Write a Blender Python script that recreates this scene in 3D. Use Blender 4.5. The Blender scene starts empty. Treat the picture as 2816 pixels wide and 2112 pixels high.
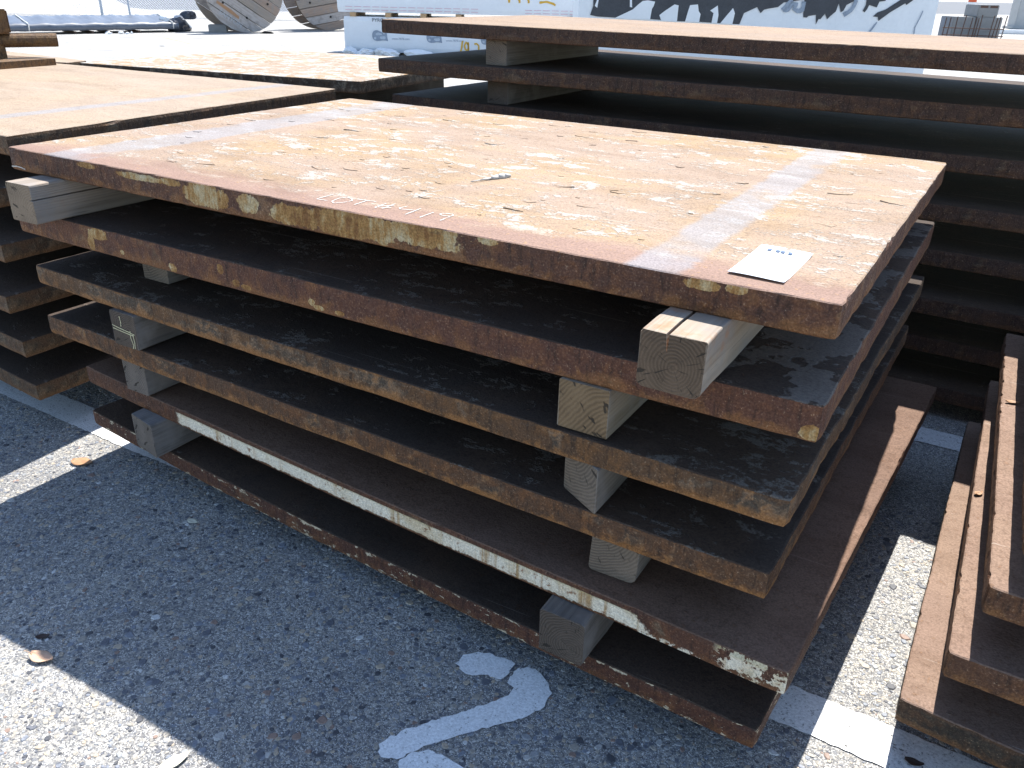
import bpy, bmesh, math, random
import numpy as np
from mathutils import Vector, Matrix

sc = bpy.context.scene
COL = sc.collection

# ------------------------------------------------------------------ camera
cam_d = bpy.data.cameras.new('camera')
cam = bpy.data.objects.new('camera', cam_d)
COL.objects.link(cam)
sc.camera = cam
YAW, PITCH, ROLL = -0.5348, 0.4481, -0.0226
cam_d.sensor_width = 36.0
cam_d.lens = 36.0 * 2288.17 / 2816.0
cam_d.clip_start = 0.02
cam_d.clip_end = 2000.0
_f = Vector((math.sin(YAW) * math.cos(PITCH), math.cos(YAW) * math.cos(PITCH), -math.sin(PITCH)))
_r = Vector((math.cos(YAW), -math.sin(YAW), 0.0))
_d = _f.cross(_r)
_right = math.cos(ROLL) * _r + math.sin(ROLL) * _d
_down = -math.sin(ROLL) * _r + math.cos(ROLL) * _d
_M = Matrix((_right, -_down, -_f)).transposed().to_4x4()
_M.translation = Vector((0.1548, -1.1182, 1.2035))
cam.matrix_world = _M

# ------------------------------------------------------------------ light
LDIR = Vector((0.088, -0.63, -1.0)).normalized()       # the way sunlight travels
SUN_EL = math.asin(-LDIR.z)
world = bpy.data.worlds.new('World')
sc.world = world
world.use_nodes = True
wn = world.node_tree
wn.nodes.clear()
w_out = wn.nodes.new('ShaderNodeOutputWorld')
w_bg = wn.nodes.new('ShaderNodeBackground')
w_sky = wn.nodes.new('ShaderNodeTexSky')
w_sky.sky_type = 'NISHITA'
w_sky.sun_disc = False
w_sky.sun_elevation = SUN_EL
w_sky.sun_rotation = math.atan2(-LDIR.x, -LDIR.y)
w_sky.air_density = 1.0
w_sky.dust_density = 0.4
w_bg.inputs['Strength'].default_value = 0.13
wn.links.new(w_sky.outputs['Color'], w_bg.inputs['Color'])
wn.links.new(w_bg.outputs['Background'], w_out.inputs['Surface'])

sun_d = bpy.data.lights.new('sun', 'SUN')
sun_d.energy = 5.0
sun_d.angle = math.radians(0.53)
sun_d.color = (1.0, 0.97, 0.92)
sun = bpy.data.objects.new('sun', sun_d)
sun.rotation_euler = LDIR.to_track_quat('-Z', 'Y').to_euler()
sun.location = (0, 6, 9)
COL.objects.link(sun)

sc.view_settings.view_transform = 'Standard'
sc.view_settings.look = 'None'
sc.view_settings.gamma = 1.0
sc.view_settings.use_curve_mapping = False
sc.view_settings.exposure = 1.2
sc.render.engine = 'CYCLES'
sc.cycles.use_denoising = True
sc.cycles.max_bounces = 6
sc.cycles.diffuse_bounces = 4
sc.cycles.transparent_max_bounces = 12

GZ = 0.829        # height of the top face of the main stack above the ground


# ================================================================== node helpers
class NT:
    def __init__(self, name):
        self.m = bpy.data.materials.new(name)
        self.m.use_nodes = True
        self.t = self.m.node_tree
        self.t.nodes.clear()
        self.out = self.t.nodes.new('ShaderNodeOutputMaterial')
        self.b = self.t.nodes.new('ShaderNodeBsdfPrincipled')
        self.t.links.new(self.b.outputs[0], self.out.inputs['Surface'])

    def put(self, sock, v):
        if v is None:
            return
        if isinstance(v, bpy.types.NodeSocket):
            self.t.links.new(v, sock)
        else:
            if sock.type == 'RGBA' and not isinstance(v, (int, float)) and len(v) == 3:
                v = (*v, 1.0)
            sock.default_value = v

    def set(self, **kw):
        for k, v in kw.items():
            self.put(self.b.inputs[k.replace('_', ' ')], v)

    def coord(self, which='Object'):
        return self.t.nodes.new('ShaderNodeTexCoord').outputs[which]

    def geo(self, which='Normal'):
        return self.t.nodes.new('ShaderNodeNewGeometry').outputs[which]

    def attr(self, name):
        n = self.t.nodes.new('ShaderNodeAttribute')
        n.attribute_name = name
        return n.outputs['Color']

    def objrand(self):
        return self.t.nodes.new('ShaderNodeObjectInfo').outputs['Random']

    def map(self, v, loc=(0, 0, 0), scale=(1, 1, 1), rot=(0, 0, 0)):
        n = self.t.nodes.new('ShaderNodeMapping')
        self.put(n.inputs['Vector'], v)
        n.inputs['Location'].default_value = loc
        n.inputs['Scale'].default_value = scale
        n.inputs['Rotation'].default_value = rot
        return n.outputs[0]

    def noise(self, v, scale, detail=4, rough=0.55, dist=0.0, color=False):
        n = self.t.nodes.new('ShaderNodeTexNoise')
        self.put(n.inputs['Vector'], v)
        n.inputs['Scale'].default_value = scale
        n.inputs['Detail'].default_value = detail
        n.inputs['Roughness'].default_value = rough
        n.inputs['Distortion'].default_value = dist
        return n.outputs['Color' if color else 'Fac']

    def vor(self, v, scale, feature='F1', out='Distance', rnd=1.0):
        n = self.t.nodes.new('ShaderNodeTexVoronoi')
        n.feature = feature
        self.put(n.inputs['Vector'], v)
        n.inputs['Scale'].default_value = scale
        if 'Randomness' in n.inputs:
            n.inputs['Randomness'].default_value = rnd
        return n.outputs[out]

    def ma(self, op, a, b=0.0, c=None, clamp=False):
        n = self.t.nodes.new('ShaderNodeMath')
        n.operation = op
        n.use_clamp = clamp
        self.put(n.inputs[0], a)
        self.put(n.inputs[1], b)
        if c is not None:
            self.put(n.inputs[2], c)
        return n.outputs[0]

    def mr(self, v, a, b, c=0.0, d=1.0, smooth=True):
        n = self.t.nodes.new('ShaderNodeMapRange')
        n.interpolation_type = 'SMOOTHSTEP' if smooth else 'LINEAR'
        n.clamp = True
        self.put(n.inputs[0], v)
        for i, x in enumerate((a, b, c, d)):
            self.put(n.inputs[1 + i], x)
        return n.outputs[0]

    def mix(self, f, a, b, mode='MIX'):
        n = self.t.nodes.new('ShaderNodeMix')
        n.data_type = 'RGBA'
        n.blend_type = mode
        n.clamp_factor = True
        self.put(n.inputs[0], f)
        self.put(n.inputs[6], a)
        self.put(n.inputs[7], b)
        return n.outputs[2]

    def ramp(self, f, stops, interp='LINEAR'):
        n = self.t.nodes.new('ShaderNodeValToRGB')
        cr = n.color_ramp
        cr.interpolation = interp
        while len(cr.elements) < len(stops):
            cr.elements.new(0.5)
        for e, (p, c) in zip(cr.elements, stops):
            e.position = p
            e.color = (*c, 1.0) if len(c) == 3 else c
        self.put(n.inputs[0], f)
        return n.outputs[0]

    def sep(self, v):
        n = self.t.nodes.new('ShaderNodeSeparateXYZ')
        self.put(n.inputs[0], v)
        return n.outputs

    def comb(self, x, y, z):
        n = self.t.nodes.new('ShaderNodeCombineXYZ')
        for i, a in enumerate((x, y, z)):
            self.put(n.inputs[i], a)
        return n.outputs[0]

    def bump(self, h, strength=0.5, dist=0.002, normal=None):
        n = self.t.nodes.new('ShaderNodeBump')
        n.inputs['Strength'].default_value = strength
        n.inputs['Distance'].default_value = dist
        self.put(n.inputs['Height'], h)
        if normal is not None:
            self.put(n.inputs['Normal'], normal)
        return n.outputs[0]

    def cut(self, mask):
        """show the material only where mask is 1 (worn paint)"""
        tr = self.t.nodes.new('ShaderNodeBsdfTransparent')
        ms = self.t.nodes.new('ShaderNodeMixShader')
        self.put(ms.inputs[0], mask)
        self.t.links.new(tr.outputs[0], ms.inputs[1])
        self.t.links.new(self.b.outputs[0], ms.inputs[2])
        self.t.links.new(ms.outputs[0], self.out.inputs['Surface'])


def plain(name, col, rough=0.7, var=0.15, scale=8.0, metal=0.0, spec=0.3, bump=0.0):
    g = NT(name)
    c = g.coord()
    n = g.noise(c, scale, 5, 0.6)
    n2 = g.noise(c, scale * 9, 3, 0.6)
    f = g.ma('ADD', g.ma('MULTIPLY', n, 0.6), g.ma('MULTIPLY', n2, 0.4))
    lo = tuple(x * (1 - var) for x in col)
    hi = tuple(min(1, x * (1 + var)) for x in col)
    g.set(Base_Color=g.ramp(f, [(0.3, lo), (0.7, hi)]), Roughness=rough, Metallic=metal, Specular_IOR_Level=spec)
    if bump:
        g.set(Normal=g.bump(f, 0.6, bump))
    return g.m


# ================================================================== materials
def rust(name, seed, base=(0.125, 0.066, 0.046), warm=(0.20, 0.095, 0.045), orange=0.35, grey=0.3,
         greycol=(0.14, 0.13, 0.115), t=0.05, paints=(), bands=(), stripe=None, fleck=0.0,
         top_a=(0.258, 0.188, 0.138), top_b=(0.278, 0.190, 0.108), flake=0.5, flakecol=(0.335, 0.295, 0.255), margin=False,
         sag=0.0, L=1.9, peel=0.0):
    """two materials: the cut edges and the rolled faces of one rusted plate"""
    rnd = random.Random(seed)
    off = (rnd.uniform(-40, 40), rnd.uniform(-40, 40), rnd.uniform(-40, 40))
    # ---------------- rolled face: rust and lifting scale
    g = NT(name + '_face')
    co = g.coord()
    P = g.map(co, loc=off)
    xyz = list(g.sep(co))
    big = g.noise(P, 2.6, 3, 0.6, 0.4)
    mid = g.noise(g.map(P, scale=(0.75, 1.3, 1)), 17.0, 4, 0.66, 0.4)
    fine = g.noise(P, 250.0, 2, 0.7)
    grain = g.noise(P, 70.0, 3, 0.78)
    tc = g.mix(g.mr(big, 0.40, 0.62), top_a, top_b)
    tc = g.mix(g.mr(grain, 0.52, 0.68), tc, tuple(c * 0.66 for c in top_a))
    fl = g.ma('ADD', g.ma('MULTIPLY', mid, 0.50), g.ma('ADD', g.ma('MULTIPLY', grain, 0.32), g.ma('MULTIPLY', big, 0.18)))
    thr = 0.62 - 0.16 * flake
    flm = g.mr(fl, thr, thr + 0.05)
    if margin:                                   # a rust-red unscaled border along the front
        mx = g.ma('ADD', xyz[1], g.ma('MULTIPLY', mid, 0.16))
        flm = g.ma('MULTIPLY', flm, g.mr(mx, 0.13, 0.22))
        tc = g.mix(g.mr(mx, 0.21, 0.12), tc, (0.212, 0.135, 0.103))
    tc = g.mix(flm, tc, flakecol)
    tc = g.mix(g.mr(grain, 0.60, 0.68, 0, 0.75), tc, tuple(0.5 * a + 0.5 * b for a, b in zip(top_b, (top_b[0] * 1.1, top_b[1] * 0.85, top_b[2] * 0.6))))
    if peel:                                     # broad pale sheets of scale near the right-hand end
        pe = g.ma('MULTIPLY', g.mr(g.ma('ADD', g.noise(P, 5.5, 5, 0.64), g.mr(xyz[0], -0.5, 0.0, -0.08, 0.03)), 0.515, 0.535), g.mr(xyz[0], -0.45, -0.40))
        tc = g.mix(g.ma('MULTIPLY', pe, peel), tc, (0.135, 0.115, 0.098))
        flm = g.ma('MAXIMUM', flm, pe)
    for (x0, x1, wob) in bands:                   # grey ghost lines where timbers lay on the plate
        xx = g.ma('ADD', xyz[0], g.ma('MULTIPLY', g.ma('SUBTRACT', mid, 0.5), wob))
        bm_ = g.ma('MULTIPLY', g.mr(xx, x0 - 0.008, x0 + 0.008), g.mr(xx, x1 + 0.008, x1 - 0.008))
        bm_ = g.ma('MULTIPLY', bm_, g.mr(g.noise(P, 5.0, 3, 0.6), 0.24, 0.46))
        tc = g.mix(g.ma('MULTIPLY', bm_, 0.62), tc, (0.212, 0.214, 0.228))
        flm = g.ma('MULTIPLY', flm, g.ma('SUBTRACT', 1.0, bm_))
    run = g.noise(g.map(P, scale=(0.45, 1.2, 1), rot=(0, 0, 0.5)), 7.0, 4, 0.65, 0.8)
    tc = g.mix(1.0, tc, g.ramp(run, [(0.36, (0.88, 0.86, 0.84)), (0.5, (1, 1, 1)), (0.66, (1.08, 1.09, 1.10))]), 'MULTIPLY')
    scr = g.mr(g.noise(g.map(P, scale=(0.05, 2.2, 1), rot=(0, 0, 0.9)), 45.0, 2, 0.6), 0.70, 0.74, 0, 0.5)
    tc = g.mix(scr, tc, tuple(c * 1.25 for c in flakecol))
    tc = g.mix(1.0, tc, g.ramp(fine, [(0.25, (0.66, 0.64, 0.62)), (0.5, (1, 1, 1)), (0.78, (1.34, 1.33, 1.31))]), 'MULTIPLY')
    h = g.ma('ADD', g.ma('MULTIPLY', flm, 0.8), g.ma('ADD', g.ma('MULTIPLY', fine, 0.30), g.ma('MULTIPLY', grain, 0.6)))
    g.set(Base_Color=tc, Roughness=0.8, Specular_IOR_Level=0.18, Normal=g.bump(h, 0.9, 0.0024))
    face = g.m
    # ---------------- cut edge: darker, streaked downwards
    g = NT(name + '_edge')
    co = g.coord()
    P = g.map(co, loc=off)
    xyz = list(g.sep(co))
    if sag:
        u = g.ma('ADD', g.ma('DIVIDE', xyz[0], L), 1.0)
        xyz[2] = g.ma('ADD', xyz[2], g.ma('MULTIPLY', g.ma('MULTIPLY', u, g.ma('SUBTRACT', 1.0, u)), 4 * sag))
    nrm = g.sep(g.geo('Normal'))
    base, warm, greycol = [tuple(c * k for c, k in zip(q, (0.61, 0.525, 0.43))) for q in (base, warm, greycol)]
    st = g.noise(g.map(P, scale=(1, 1, 0.22)), 95.0, 3, 0.65)
    em = g.noise(P, 30.0, 4, 0.68, 0.4)
    es = g.noise(P, 300.0, 2, 0.65)
    cl = g.noise(P, 9.0, 4, 0.64, 0.3)
    low = g.mr(xyz[2], t * 0.55, t * 0.02)
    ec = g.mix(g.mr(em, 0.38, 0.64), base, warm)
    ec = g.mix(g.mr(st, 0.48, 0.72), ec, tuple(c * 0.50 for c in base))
    band = g.ma('MULTIPLY', g.mr(xyz[2], t * 0.98, t * 0.80), g.mr(xyz[2], t * 0.02, t * 0.35))
    gm = g.ma('MULTIPLY', g.mr(g.ma('ADD', g.ma('MULTIPLY', cl, 0.7), g.ma('MULTIPLY', em, 0.3)), 0.60 - 0.20 * grey, 0.68 - 0.20 * grey), band)
    ec = g.mix(g.ma('MULTIPLY', gm, 0.85), ec, g.mix(g.mr(em, 0.45, 0.62), tuple(c * 0.55 for c in greycol), tuple(c * 1.25 for c in greycol)))
    om = g.ma('MULTIPLY', g.mr(g.ma('ADD', g.ma('MULTIPLY', em, 0.55), g.ma('ADD', g.ma('MULTIPLY', cl, 0.45), g.ma('MULTIPLY', low, 0.13))), 0.52, 0.66), orange)
    ec = g.mix(om, ec, (0.25, 0.112, 0.034))
    ec = g.mix(g.mr(es, 0.63, 0.76, 0, 0.6), ec, (0.27, 0.19, 0.12))
    if fleck:
        fn = g.noise(g.map(P, scale=(0.8, 1, 1.8)), 42.0, 4, 0.74)
        edg = g.ma('MAXIMUM', g.mr(xyz[2], t * 0.72, t * 0.97), g.mr(xyz[2], t * 0.30, t * 0.04))
        fm = g.mr(g.ma('ADD', fn, g.ma('MULTIPLY', edg, 0.085)), 0.655 - fleck, 0.675 - fleck)
        ec = g.mix(fm, ec, (0.46, 0.385, 0.27))
    pm = None
    pn = g.ma('ADD', g.ma('MULTIPLY', g.noise(P, 26.0, 4, 0.72), 0.6), g.ma('MULTIPLY', g.noise(P, 90.0, 3, 0.7), 0.4)) if (paints or stripe) else None
    for (cx, cz, a, b) in paints:                 # old paint left on the front edge
        dx = g.ma('ABSOLUTE', g.ma('DIVIDE', g.ma('SUBTRACT', xyz[0], cx), a))
        dz = g.ma('ABSOLUTE', g.ma('DIVIDE', g.ma('SUBTRACT', xyz[2], cz), b))
        d = g.ma('ADD', g.ma('POWER', dx, 2.4), g.ma('POWER', dz, 2.4))
        q = g.mr(g.ma('ADD', d, g.ma('MULTIPLY', g.ma('SUBTRACT', pn, 0.5), 4.6)), 1.06, 0.90)
        pm = q if pm is None else g.ma('MAXIMUM', pm, q)
    hp = 1.0
    if pm is not None:
        pm = g.ma('MULTIPLY', pm, g.mr(nrm[1], -0.5, -0.8))
        pc = g.ramp(g.ma('ADD', g.ma('MULTIPLY', cl, 0.45), g.ma('ADD', g.ma('MULTIPLY', pn, 0.25), g.ma('MULTIPLY', st, 0.30))),
                    [(0.42, (0.17, 0.075, 0.02)), (0.49, (0.29, 0.16, 0.05)), (0.55, (0.38, 0.285, 0.15)), (0.64, (0.43, 0.37, 0.26))])
        ec = g.mix(pm, ec, pc)
    if stripe:
        x0, x1, z0, z1 = stripe
        nz = g.ma('MULTIPLY', g.ma('SUBTRACT', pn, 0.5), 0.030)
        zz = g.ma('ADD', xyz[2], nz)
        sm = g.ma('MULTIPLY', g.mr(zz, z0 - 0.001, z0 + 0.001), g.mr(xyz[2], z1 + 0.0006, z1 - 0.0006))
        xx = g.ma('ADD', xyz[0], g.ma('MULTIPLY', nz, 3.0))
        sm = g.ma('MULTIPLY', sm, g.ma('MULTIPLY', g.mr(xx, x0 - 0.01, x0 + 0.01), g.mr(g.ma('ADD', xx, g.ma('MULTIPLY', xyz[2], 1.1)), x1 + 0.03, x1 + 0.018)))
        pt = g.mr(g.noise(P, 34.0, 5, 0.72), 0.48, 0.51)
        sm2 = g.ma('MULTIPLY', g.ma('MULTIPLY', g.mr(xyz[0], -0.125, -0.11), pt), g.mr(xyz[2], 0.003, 0.006))
        sm2 = g.ma('MAXIMUM', sm2, g.ma('MULTIPLY', g.ma('MULTIPLY', g.mr(xyz[0], x1 - 0.05, x1), g.mr(zz, 0.012, 0.008)), pt))
        sm = g.ma('MULTIPLY', g.ma('MAXIMUM', sm, sm2), g.mr(nrm[1], -0.5, -0.8))
        drip = g.mr(g.noise(g.map(P, scale=(1, 1, 0.05)), 26.0, 4, 0.7), 0.51, 0.66)
        dr2 = g.ma('MULTIPLY', drip, g.mr(cl, 0.35, 0.6))
        sc_ = g.mix(g.ma('MULTIPLY', dr2, 0.9), (0.66, 0.60, 0.48), (0.30, 0.165, 0.05))
        sc_ = g.mix(g.mr(cl, 0.52, 0.70, 0, 0.6), sc_, (0.46, 0.35, 0.19))
        sc_ = g.mix(g.mr(g.noise(P, 75.0, 3, 0.75), 0.60, 0.66, 0, 0.85), sc_, (0.17, 0.075, 0.03))
        sc_ = g.mix(g.mr(xyz[2], z1 - 0.005, z1, 0, 0.5), sc_, (0.30, 0.26, 0.12))
        ec = g.mix(sm, ec, sc_)
    ec = g.mix(1.0, ec, g.ramp(es, [(0.26, (0.62, 0.62, 0.62)), (0.5, (1, 1, 1)), (0.76, (1.4, 1.4, 1.4))]), 'MULTIPLY')
    hh = g.ma('ADD', g.ma('MULTIPLY', em, 1.6), g.ma('ADD', g.ma('MULTIPLY', st, 0.5), g.ma('MULTIPLY', es, 0.35)))
    g.set(Base_Color=ec, Roughness=g.mr(es, 0.4, 0.75, 0.82, 0.52), Specular_IOR_Level=0.4, Normal=g.bump(hh, 0.95, 0.0045))
    return (g.m, face)


def wood(name, seed, cx, cz, light=(0.40, 0.345, 0.28), dark=(0.20, 0.165, 0.13), end=(0.27, 0.225, 0.175), freq=1500.0, stain=0.0):
    """solid weathered timber: rings across the section, grain along local y"""
    g = NT(name)
    light, dark, end = [tuple(c * k for c, k in zip(q, w)) for q, w in ((light, (.66, .63, .61)), (dark, (.68, .63, .58)), (end, (.52, .455, .40)))]
    co = g.coord()
    rnd = random.Random(seed)
    P = g.map(co, loc=(rnd.uniform(-9, 9), rnd.uniform(-9, 9), rnd.uniform(-9, 9)))
    L = g.map(P, scale=(1, 0.03, 1))
    xyz = g.sep(co)
    wob = g.ma('MULTIPLY', g.ma('SUBTRACT', g.noise(L, 18.0, 3, 0.5), 0.5), 0.022)
    dx = g.ma('SUBTRACT', xyz[0], cx)
    dz = g.ma('SUBTRACT', xyz[2], cz)
    d = g.ma('ADD', g.ma('SQRT', g.ma('ADD', g.ma('MULTIPLY', dx, dx), g.ma('MULTIPLY', dz, dz))), wob)
    ring = g.ma('ADD', g.ma('MULTIPLY', g.ma('SINE', g.ma('MULTIPLY', d, freq)), 0.5), 0.5)
    fib = g.noise(L, 260.0, 5, 0.65)
    fib2 = g.noise(L, 60.0, 5, 0.6)
    blot = g.noise(P, 9.0, 5, 0.6)
    side = g.mix(g.ma('MULTIPLY', ring, 0.28), light, dark)
    side = g.mix(g.mr(fib2, 0.40, 0.72, 0, 0.55), side, tuple(c * 0.8 for c in dark))
    side = g.mix(g.mr(fib, 0.56, 0.72, 0, 0.6), side, tuple(c * 0.55 for c in dark))
    side = g.mix(g.mr(blot, 0.46, 0.68, 0, 0.75), side, (0.235, 0.215, 0.20))
    if stain:
        side = g.mix(g.mr(g.noise(P, 14.0, 5, 0.6), 0.56, 0.66, 0, stain), side, (0.33, 0.15, 0.06))
    ef = g.noise(P, 420.0, 4, 0.7)
    ang = g.ma('ARCTAN2', dz, dx)
    rad = g.noise(g.comb(g.ma('MULTIPLY', ang, 3.2), g.ma('MULTIPLY', d, 9.0), 3.3), 3.0, 2, 0.5)
    crack = g.mr(rad, 0.63, 0.67)
    ecol = g.mix(g.ma('MULTIPLY', ring, 0.8), end, tuple(c * 0.52 for c in end))
    ecol = g.mix(g.mr(blot, 0.42, 0.66, 0, 0.55), ecol, tuple(c * 1.3 for c in end))
    ecol = g.mix(g.mr(ef, 0.45, 0.72, 0, 0.5), ecol, tuple(c * 0.5 for c in end))
    ecol = g.mix(g.ma('MULTIPLY', crack, 0.85), ecol, (0.03, 0.025, 0.02))
    ny = g.sep(g.t.nodes.new('ShaderNodeTexCoord').outputs['Normal'])[1]
    em = g.mr(g.ma('ABSOLUTE', ny), 0.6, 0.85)
    col = g.mix(em, side, ecol)
    hs = g.ma('ADD', g.ma('MULTIPLY', fib, 0.7), g.ma('ADD', g.ma('MULTIPLY', fib2, 0.9), g.ma('MULTIPLY', ring, 0.35)))
    he = g.ma('SUBTRACT', g.ma('ADD', g.ma('MULTIPLY', ring, 0.5), g.ma('MULTIPLY', ef, 0.6)), g.ma('MULTIPLY', crack, 1.5))
    h = g.ma('ADD', g.ma('MULTIPLY', he, em), g.ma('MULTIPLY', hs, g.ma('SUBTRACT', 1.0, em)))
    g.set(Base_Color=col, Roughness=0.85, Specular_IOR_Level=0.2, Normal=g.bump(h, 0.7, 0.0016))
    return g.m


def ground_mat():
    g = NT('worn_asphalt')
    co = g.coord()
    W = g.map(co, loc=(11.3, 7.7, 0))
    warp = g.noise(W, 90.0, 3, 0.6, color=True)
    V = g.mix(0.012, W, warp)
    small = g.vor(V, 330.0, 'F1', 'Color')
    sd = g.sep(small)
    tiny = g.noise(W, 900.0, 3, 0.7)
    c = g.ramp(sd[0], [(0.0, (0.10, 0.10, 0.105)), (0.35, (0.20, 0.20, 0.20)), (0.60, (0.28, 0.27, 0.255)),
                       (0.85, (0.38, 0.36, 0.32)), (1.0, (0.62, 0.60, 0.55))])
    stone = g.vor(V, 95.0, 'F1', 'Color')
    sdist = g.vor(V, 95.0, 'F1', 'Distance')
    ss = g.sep(stone)
    scol = g.ramp(ss[1], [(0.0, (0.14, 0.145, 0.155)), (0.3, (0.22, 0.225, 0.24)), (0.55, (0.29, 0.28, 0.265)),
                          (0.8, (0.36, 0.325, 0.27)), (1.0, (0.46, 0.43, 0.38))])
    sm = g.ma('MULTIPLY', g.mr(ss[0], 0.40, 0.44), g.mr(sdist, 0.50, 0.36))
    c = g.mix(g.ma('MULTIPLY', sm, 0.8), c, scol)
    spk = g.vor(W, 420.0, 'F1', 'Distance')
    spc = g.sep(g.vor(W, 420.0, 'F1', 'Color'))
    c = g.mix(g.ma('MULTIPLY', g.mr(spc[2], 0.80, 0.82), g.mr(spk, 0.42, 0.30)), c, (0.72, 0.71, 0.69))
    patch = g.noise(W, 1.3, 3, 0.6)
    c = g.mix(1.0, c, g.ramp(patch, [(0.3, (0.80, 0.80, 0.81)), (0.7, (1.12, 1.11, 1.09))]), 'MULTIPLY')
    c = g.mix(1.0, c, g.ramp(tiny, [(0.3, (0.72, 0.72, 0.72)), (0.7, (1.25, 1.25, 1.25))]), 'MULTIPLY')
    oil = g.mr(g.noise(W, 0.45, 4, 0.6), 0.60, 0.72, 0, 0.22)
    c = g.mix(oil, c, (0.09, 0.09, 0.09))
    h = g.ma('ADD', g.ma('MULTIPLY', sd[1], 0.5), g.ma('ADD', g.ma('MULTIPLY', sm, 0.7), g.ma('MULTIPLY', tiny, 0.5)))
    g.set(Base_Color=c, Roughness=0.82, Specular_IOR_Level=0.35, Normal=g.bump(h, 0.8, 0.0022))
    return g.m


def stone_mat():
    g = NT('aggregate_stone')
    r = g.geo('Random Per Island')
    co = g.coord()
    n = g.noise(co, 260.0, 4, 0.65)
    c = g.ramp(r, [(0.0, (0.065, 0.068, 0.078)), (0.09, (0.115, 0.122, 0.142)), (0.28, (0.19, 0.207, 0.24)), (0.44, (0.27, 0.278, 0.285)),
                   (0.58, (0.31, 0.285, 0.245)), (0.73, (0.40, 0.335, 0.255)), (0.84, (0.25, 0.175, 0.14)), (0.88, (0.40, 0.395, 0.38)), (0.98, (0.54, 0.54, 0.53))], 'CONSTANT')
    c = g.mix(1.0, c, g.ramp(n, [(0.3, (0.68, 0.68, 0.68)), (0.7, (1.2, 1.18, 1.16))]), 'MULTIPLY')
    g.set(Base_Color=c, Roughness=0.62, Specular_IOR_Level=0.45, Normal=g.bump(n, 0.5, 0.001))
    return g.m


def paint_mat(name, col, wear=0.5):
    g = NT(name)
    co = g.coord()
    n = g.noise(co, 240.0, 3, 0.75)
    n2 = g.noise(co, 60.0, 4, 0.72)
    v = g.vor(co, 120.0, 'F1', 'Distance')
    f = g.ma('ADD', g.ma('MULTIPLY', n, 0.6), g.ma('MULTIPLY', n2, 0.4))
    mask = g.mr(g.ma('ADD', f, g.ma('MULTIPLY', v, 0.06)), 0.39 + 0.05 * wear, 0.42 + 0.05 * wear)
    c = g.mix(g.mr(n, 0.35, 0.7), tuple(x * 0.72 for x in col), col)
    g.set(Base_Color=c, Roughness=0.6, Normal=g.bump(f, 0.7, 0.002))
    g.cut(mask)
    return g.m


M = {}
M['ground'] = ground_mat()
M['stone'] = stone_mat()
M['paint'] = paint_mat('white_road_paint', (0.80, 0.80, 0.79), 0.35)
M['paint2'] = paint_mat('white_stencil_paint', (0.86, 0.87, 0.87), -0.25)
M['paint_far'] = paint_mat('white_lane_paint', (0.72, 0.72, 0.70), 0.2)
M['paint_yellow'] = paint_mat('faded_yellow_paint', (0.62, 0.48, 0.25), 0.6)
M['chalk'] = paint_mat('white_chalk', (0.58, 0.54, 0.50), 0.9)
M['ychalk'] = paint_mat('pale_yellow_chalk', (0.62, 0.58, 0.36), 0.3)
M['card'] = plain('white_card', (0.84, 0.84, 0.84), 0.5, 0.02)
M['blueink'] = plain('blue_ink', (0.05, 0.09, 0.17), 0.6, 0.05)
M['greyink'] = plain('grey_ink', (0.42, 0.43, 0.45), 0.7, 0.1)
M['leaf_tan'] = plain('dry_tan_leaf', (0.48, 0.32, 0.22), 0.6, 0.25, 60)
M['leaf_orange'] = plain('dry_orange_leaf', (0.33, 0.185, 0.10), 0.6, 0.35, 80)
M['leaf_dark'] = plain('dark_brown_leaf', (0.055, 0.035, 0.028), 0.6, 0.3, 80)
M['leaf_pale'] = plain('bleached_leaf', (0.66, 0.62, 0.48), 0.6, 0.12, 60)
M['twig'] = plain('grey_caulk', (0.40, 0.38, 0.35), 0.6, 0.4, 120)
M['scale'] = plain('rust_scale_flake', (0.42, 0.30, 0.22), 0.75, 0.3, 60, bump=0.002)


# ================================================================== mesh helpers
def link(name, me, mat=None, parent=None, loc=(0, 0, 0), **props):
    o = bpy.data.objects.new(name, me)
    COL.objects.link(o)
    o.location = loc
    if parent is not None:
        o.parent = parent
    if mat is not None and me is not None and not me.materials:
        me.materials.append(mat)
    for k, v in props.items():
        o[k] = v
    return o


def mesh(name, verts, faces, smooth=False):
    me = bpy.data.meshes.new(name)
    me.from_pydata([tuple(v) for v in verts], [], faces)
    me.update()
    if smooth:
        me.polygons.foreach_set('use_smooth', [True] * len(me.polygons))
    return me


def thing(name, label, cat, loc=(0, 0, 0), group=None, rotz=0.0):
    o = bpy.data.objects.new(name, None)
    o.empty_display_size = 0.1
    COL.objects.link(o)
    o.location = loc
    o.rotation_euler = (0, 0, rotz)
    o['label'] = label
    o['category'] = cat
    if group:
        o['group'] = group
    return o


def tag(o, label, cat, group=None):
    o['label'] = label
    o['category'] = cat
    if group:
        o['group'] = group
    return o


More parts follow.
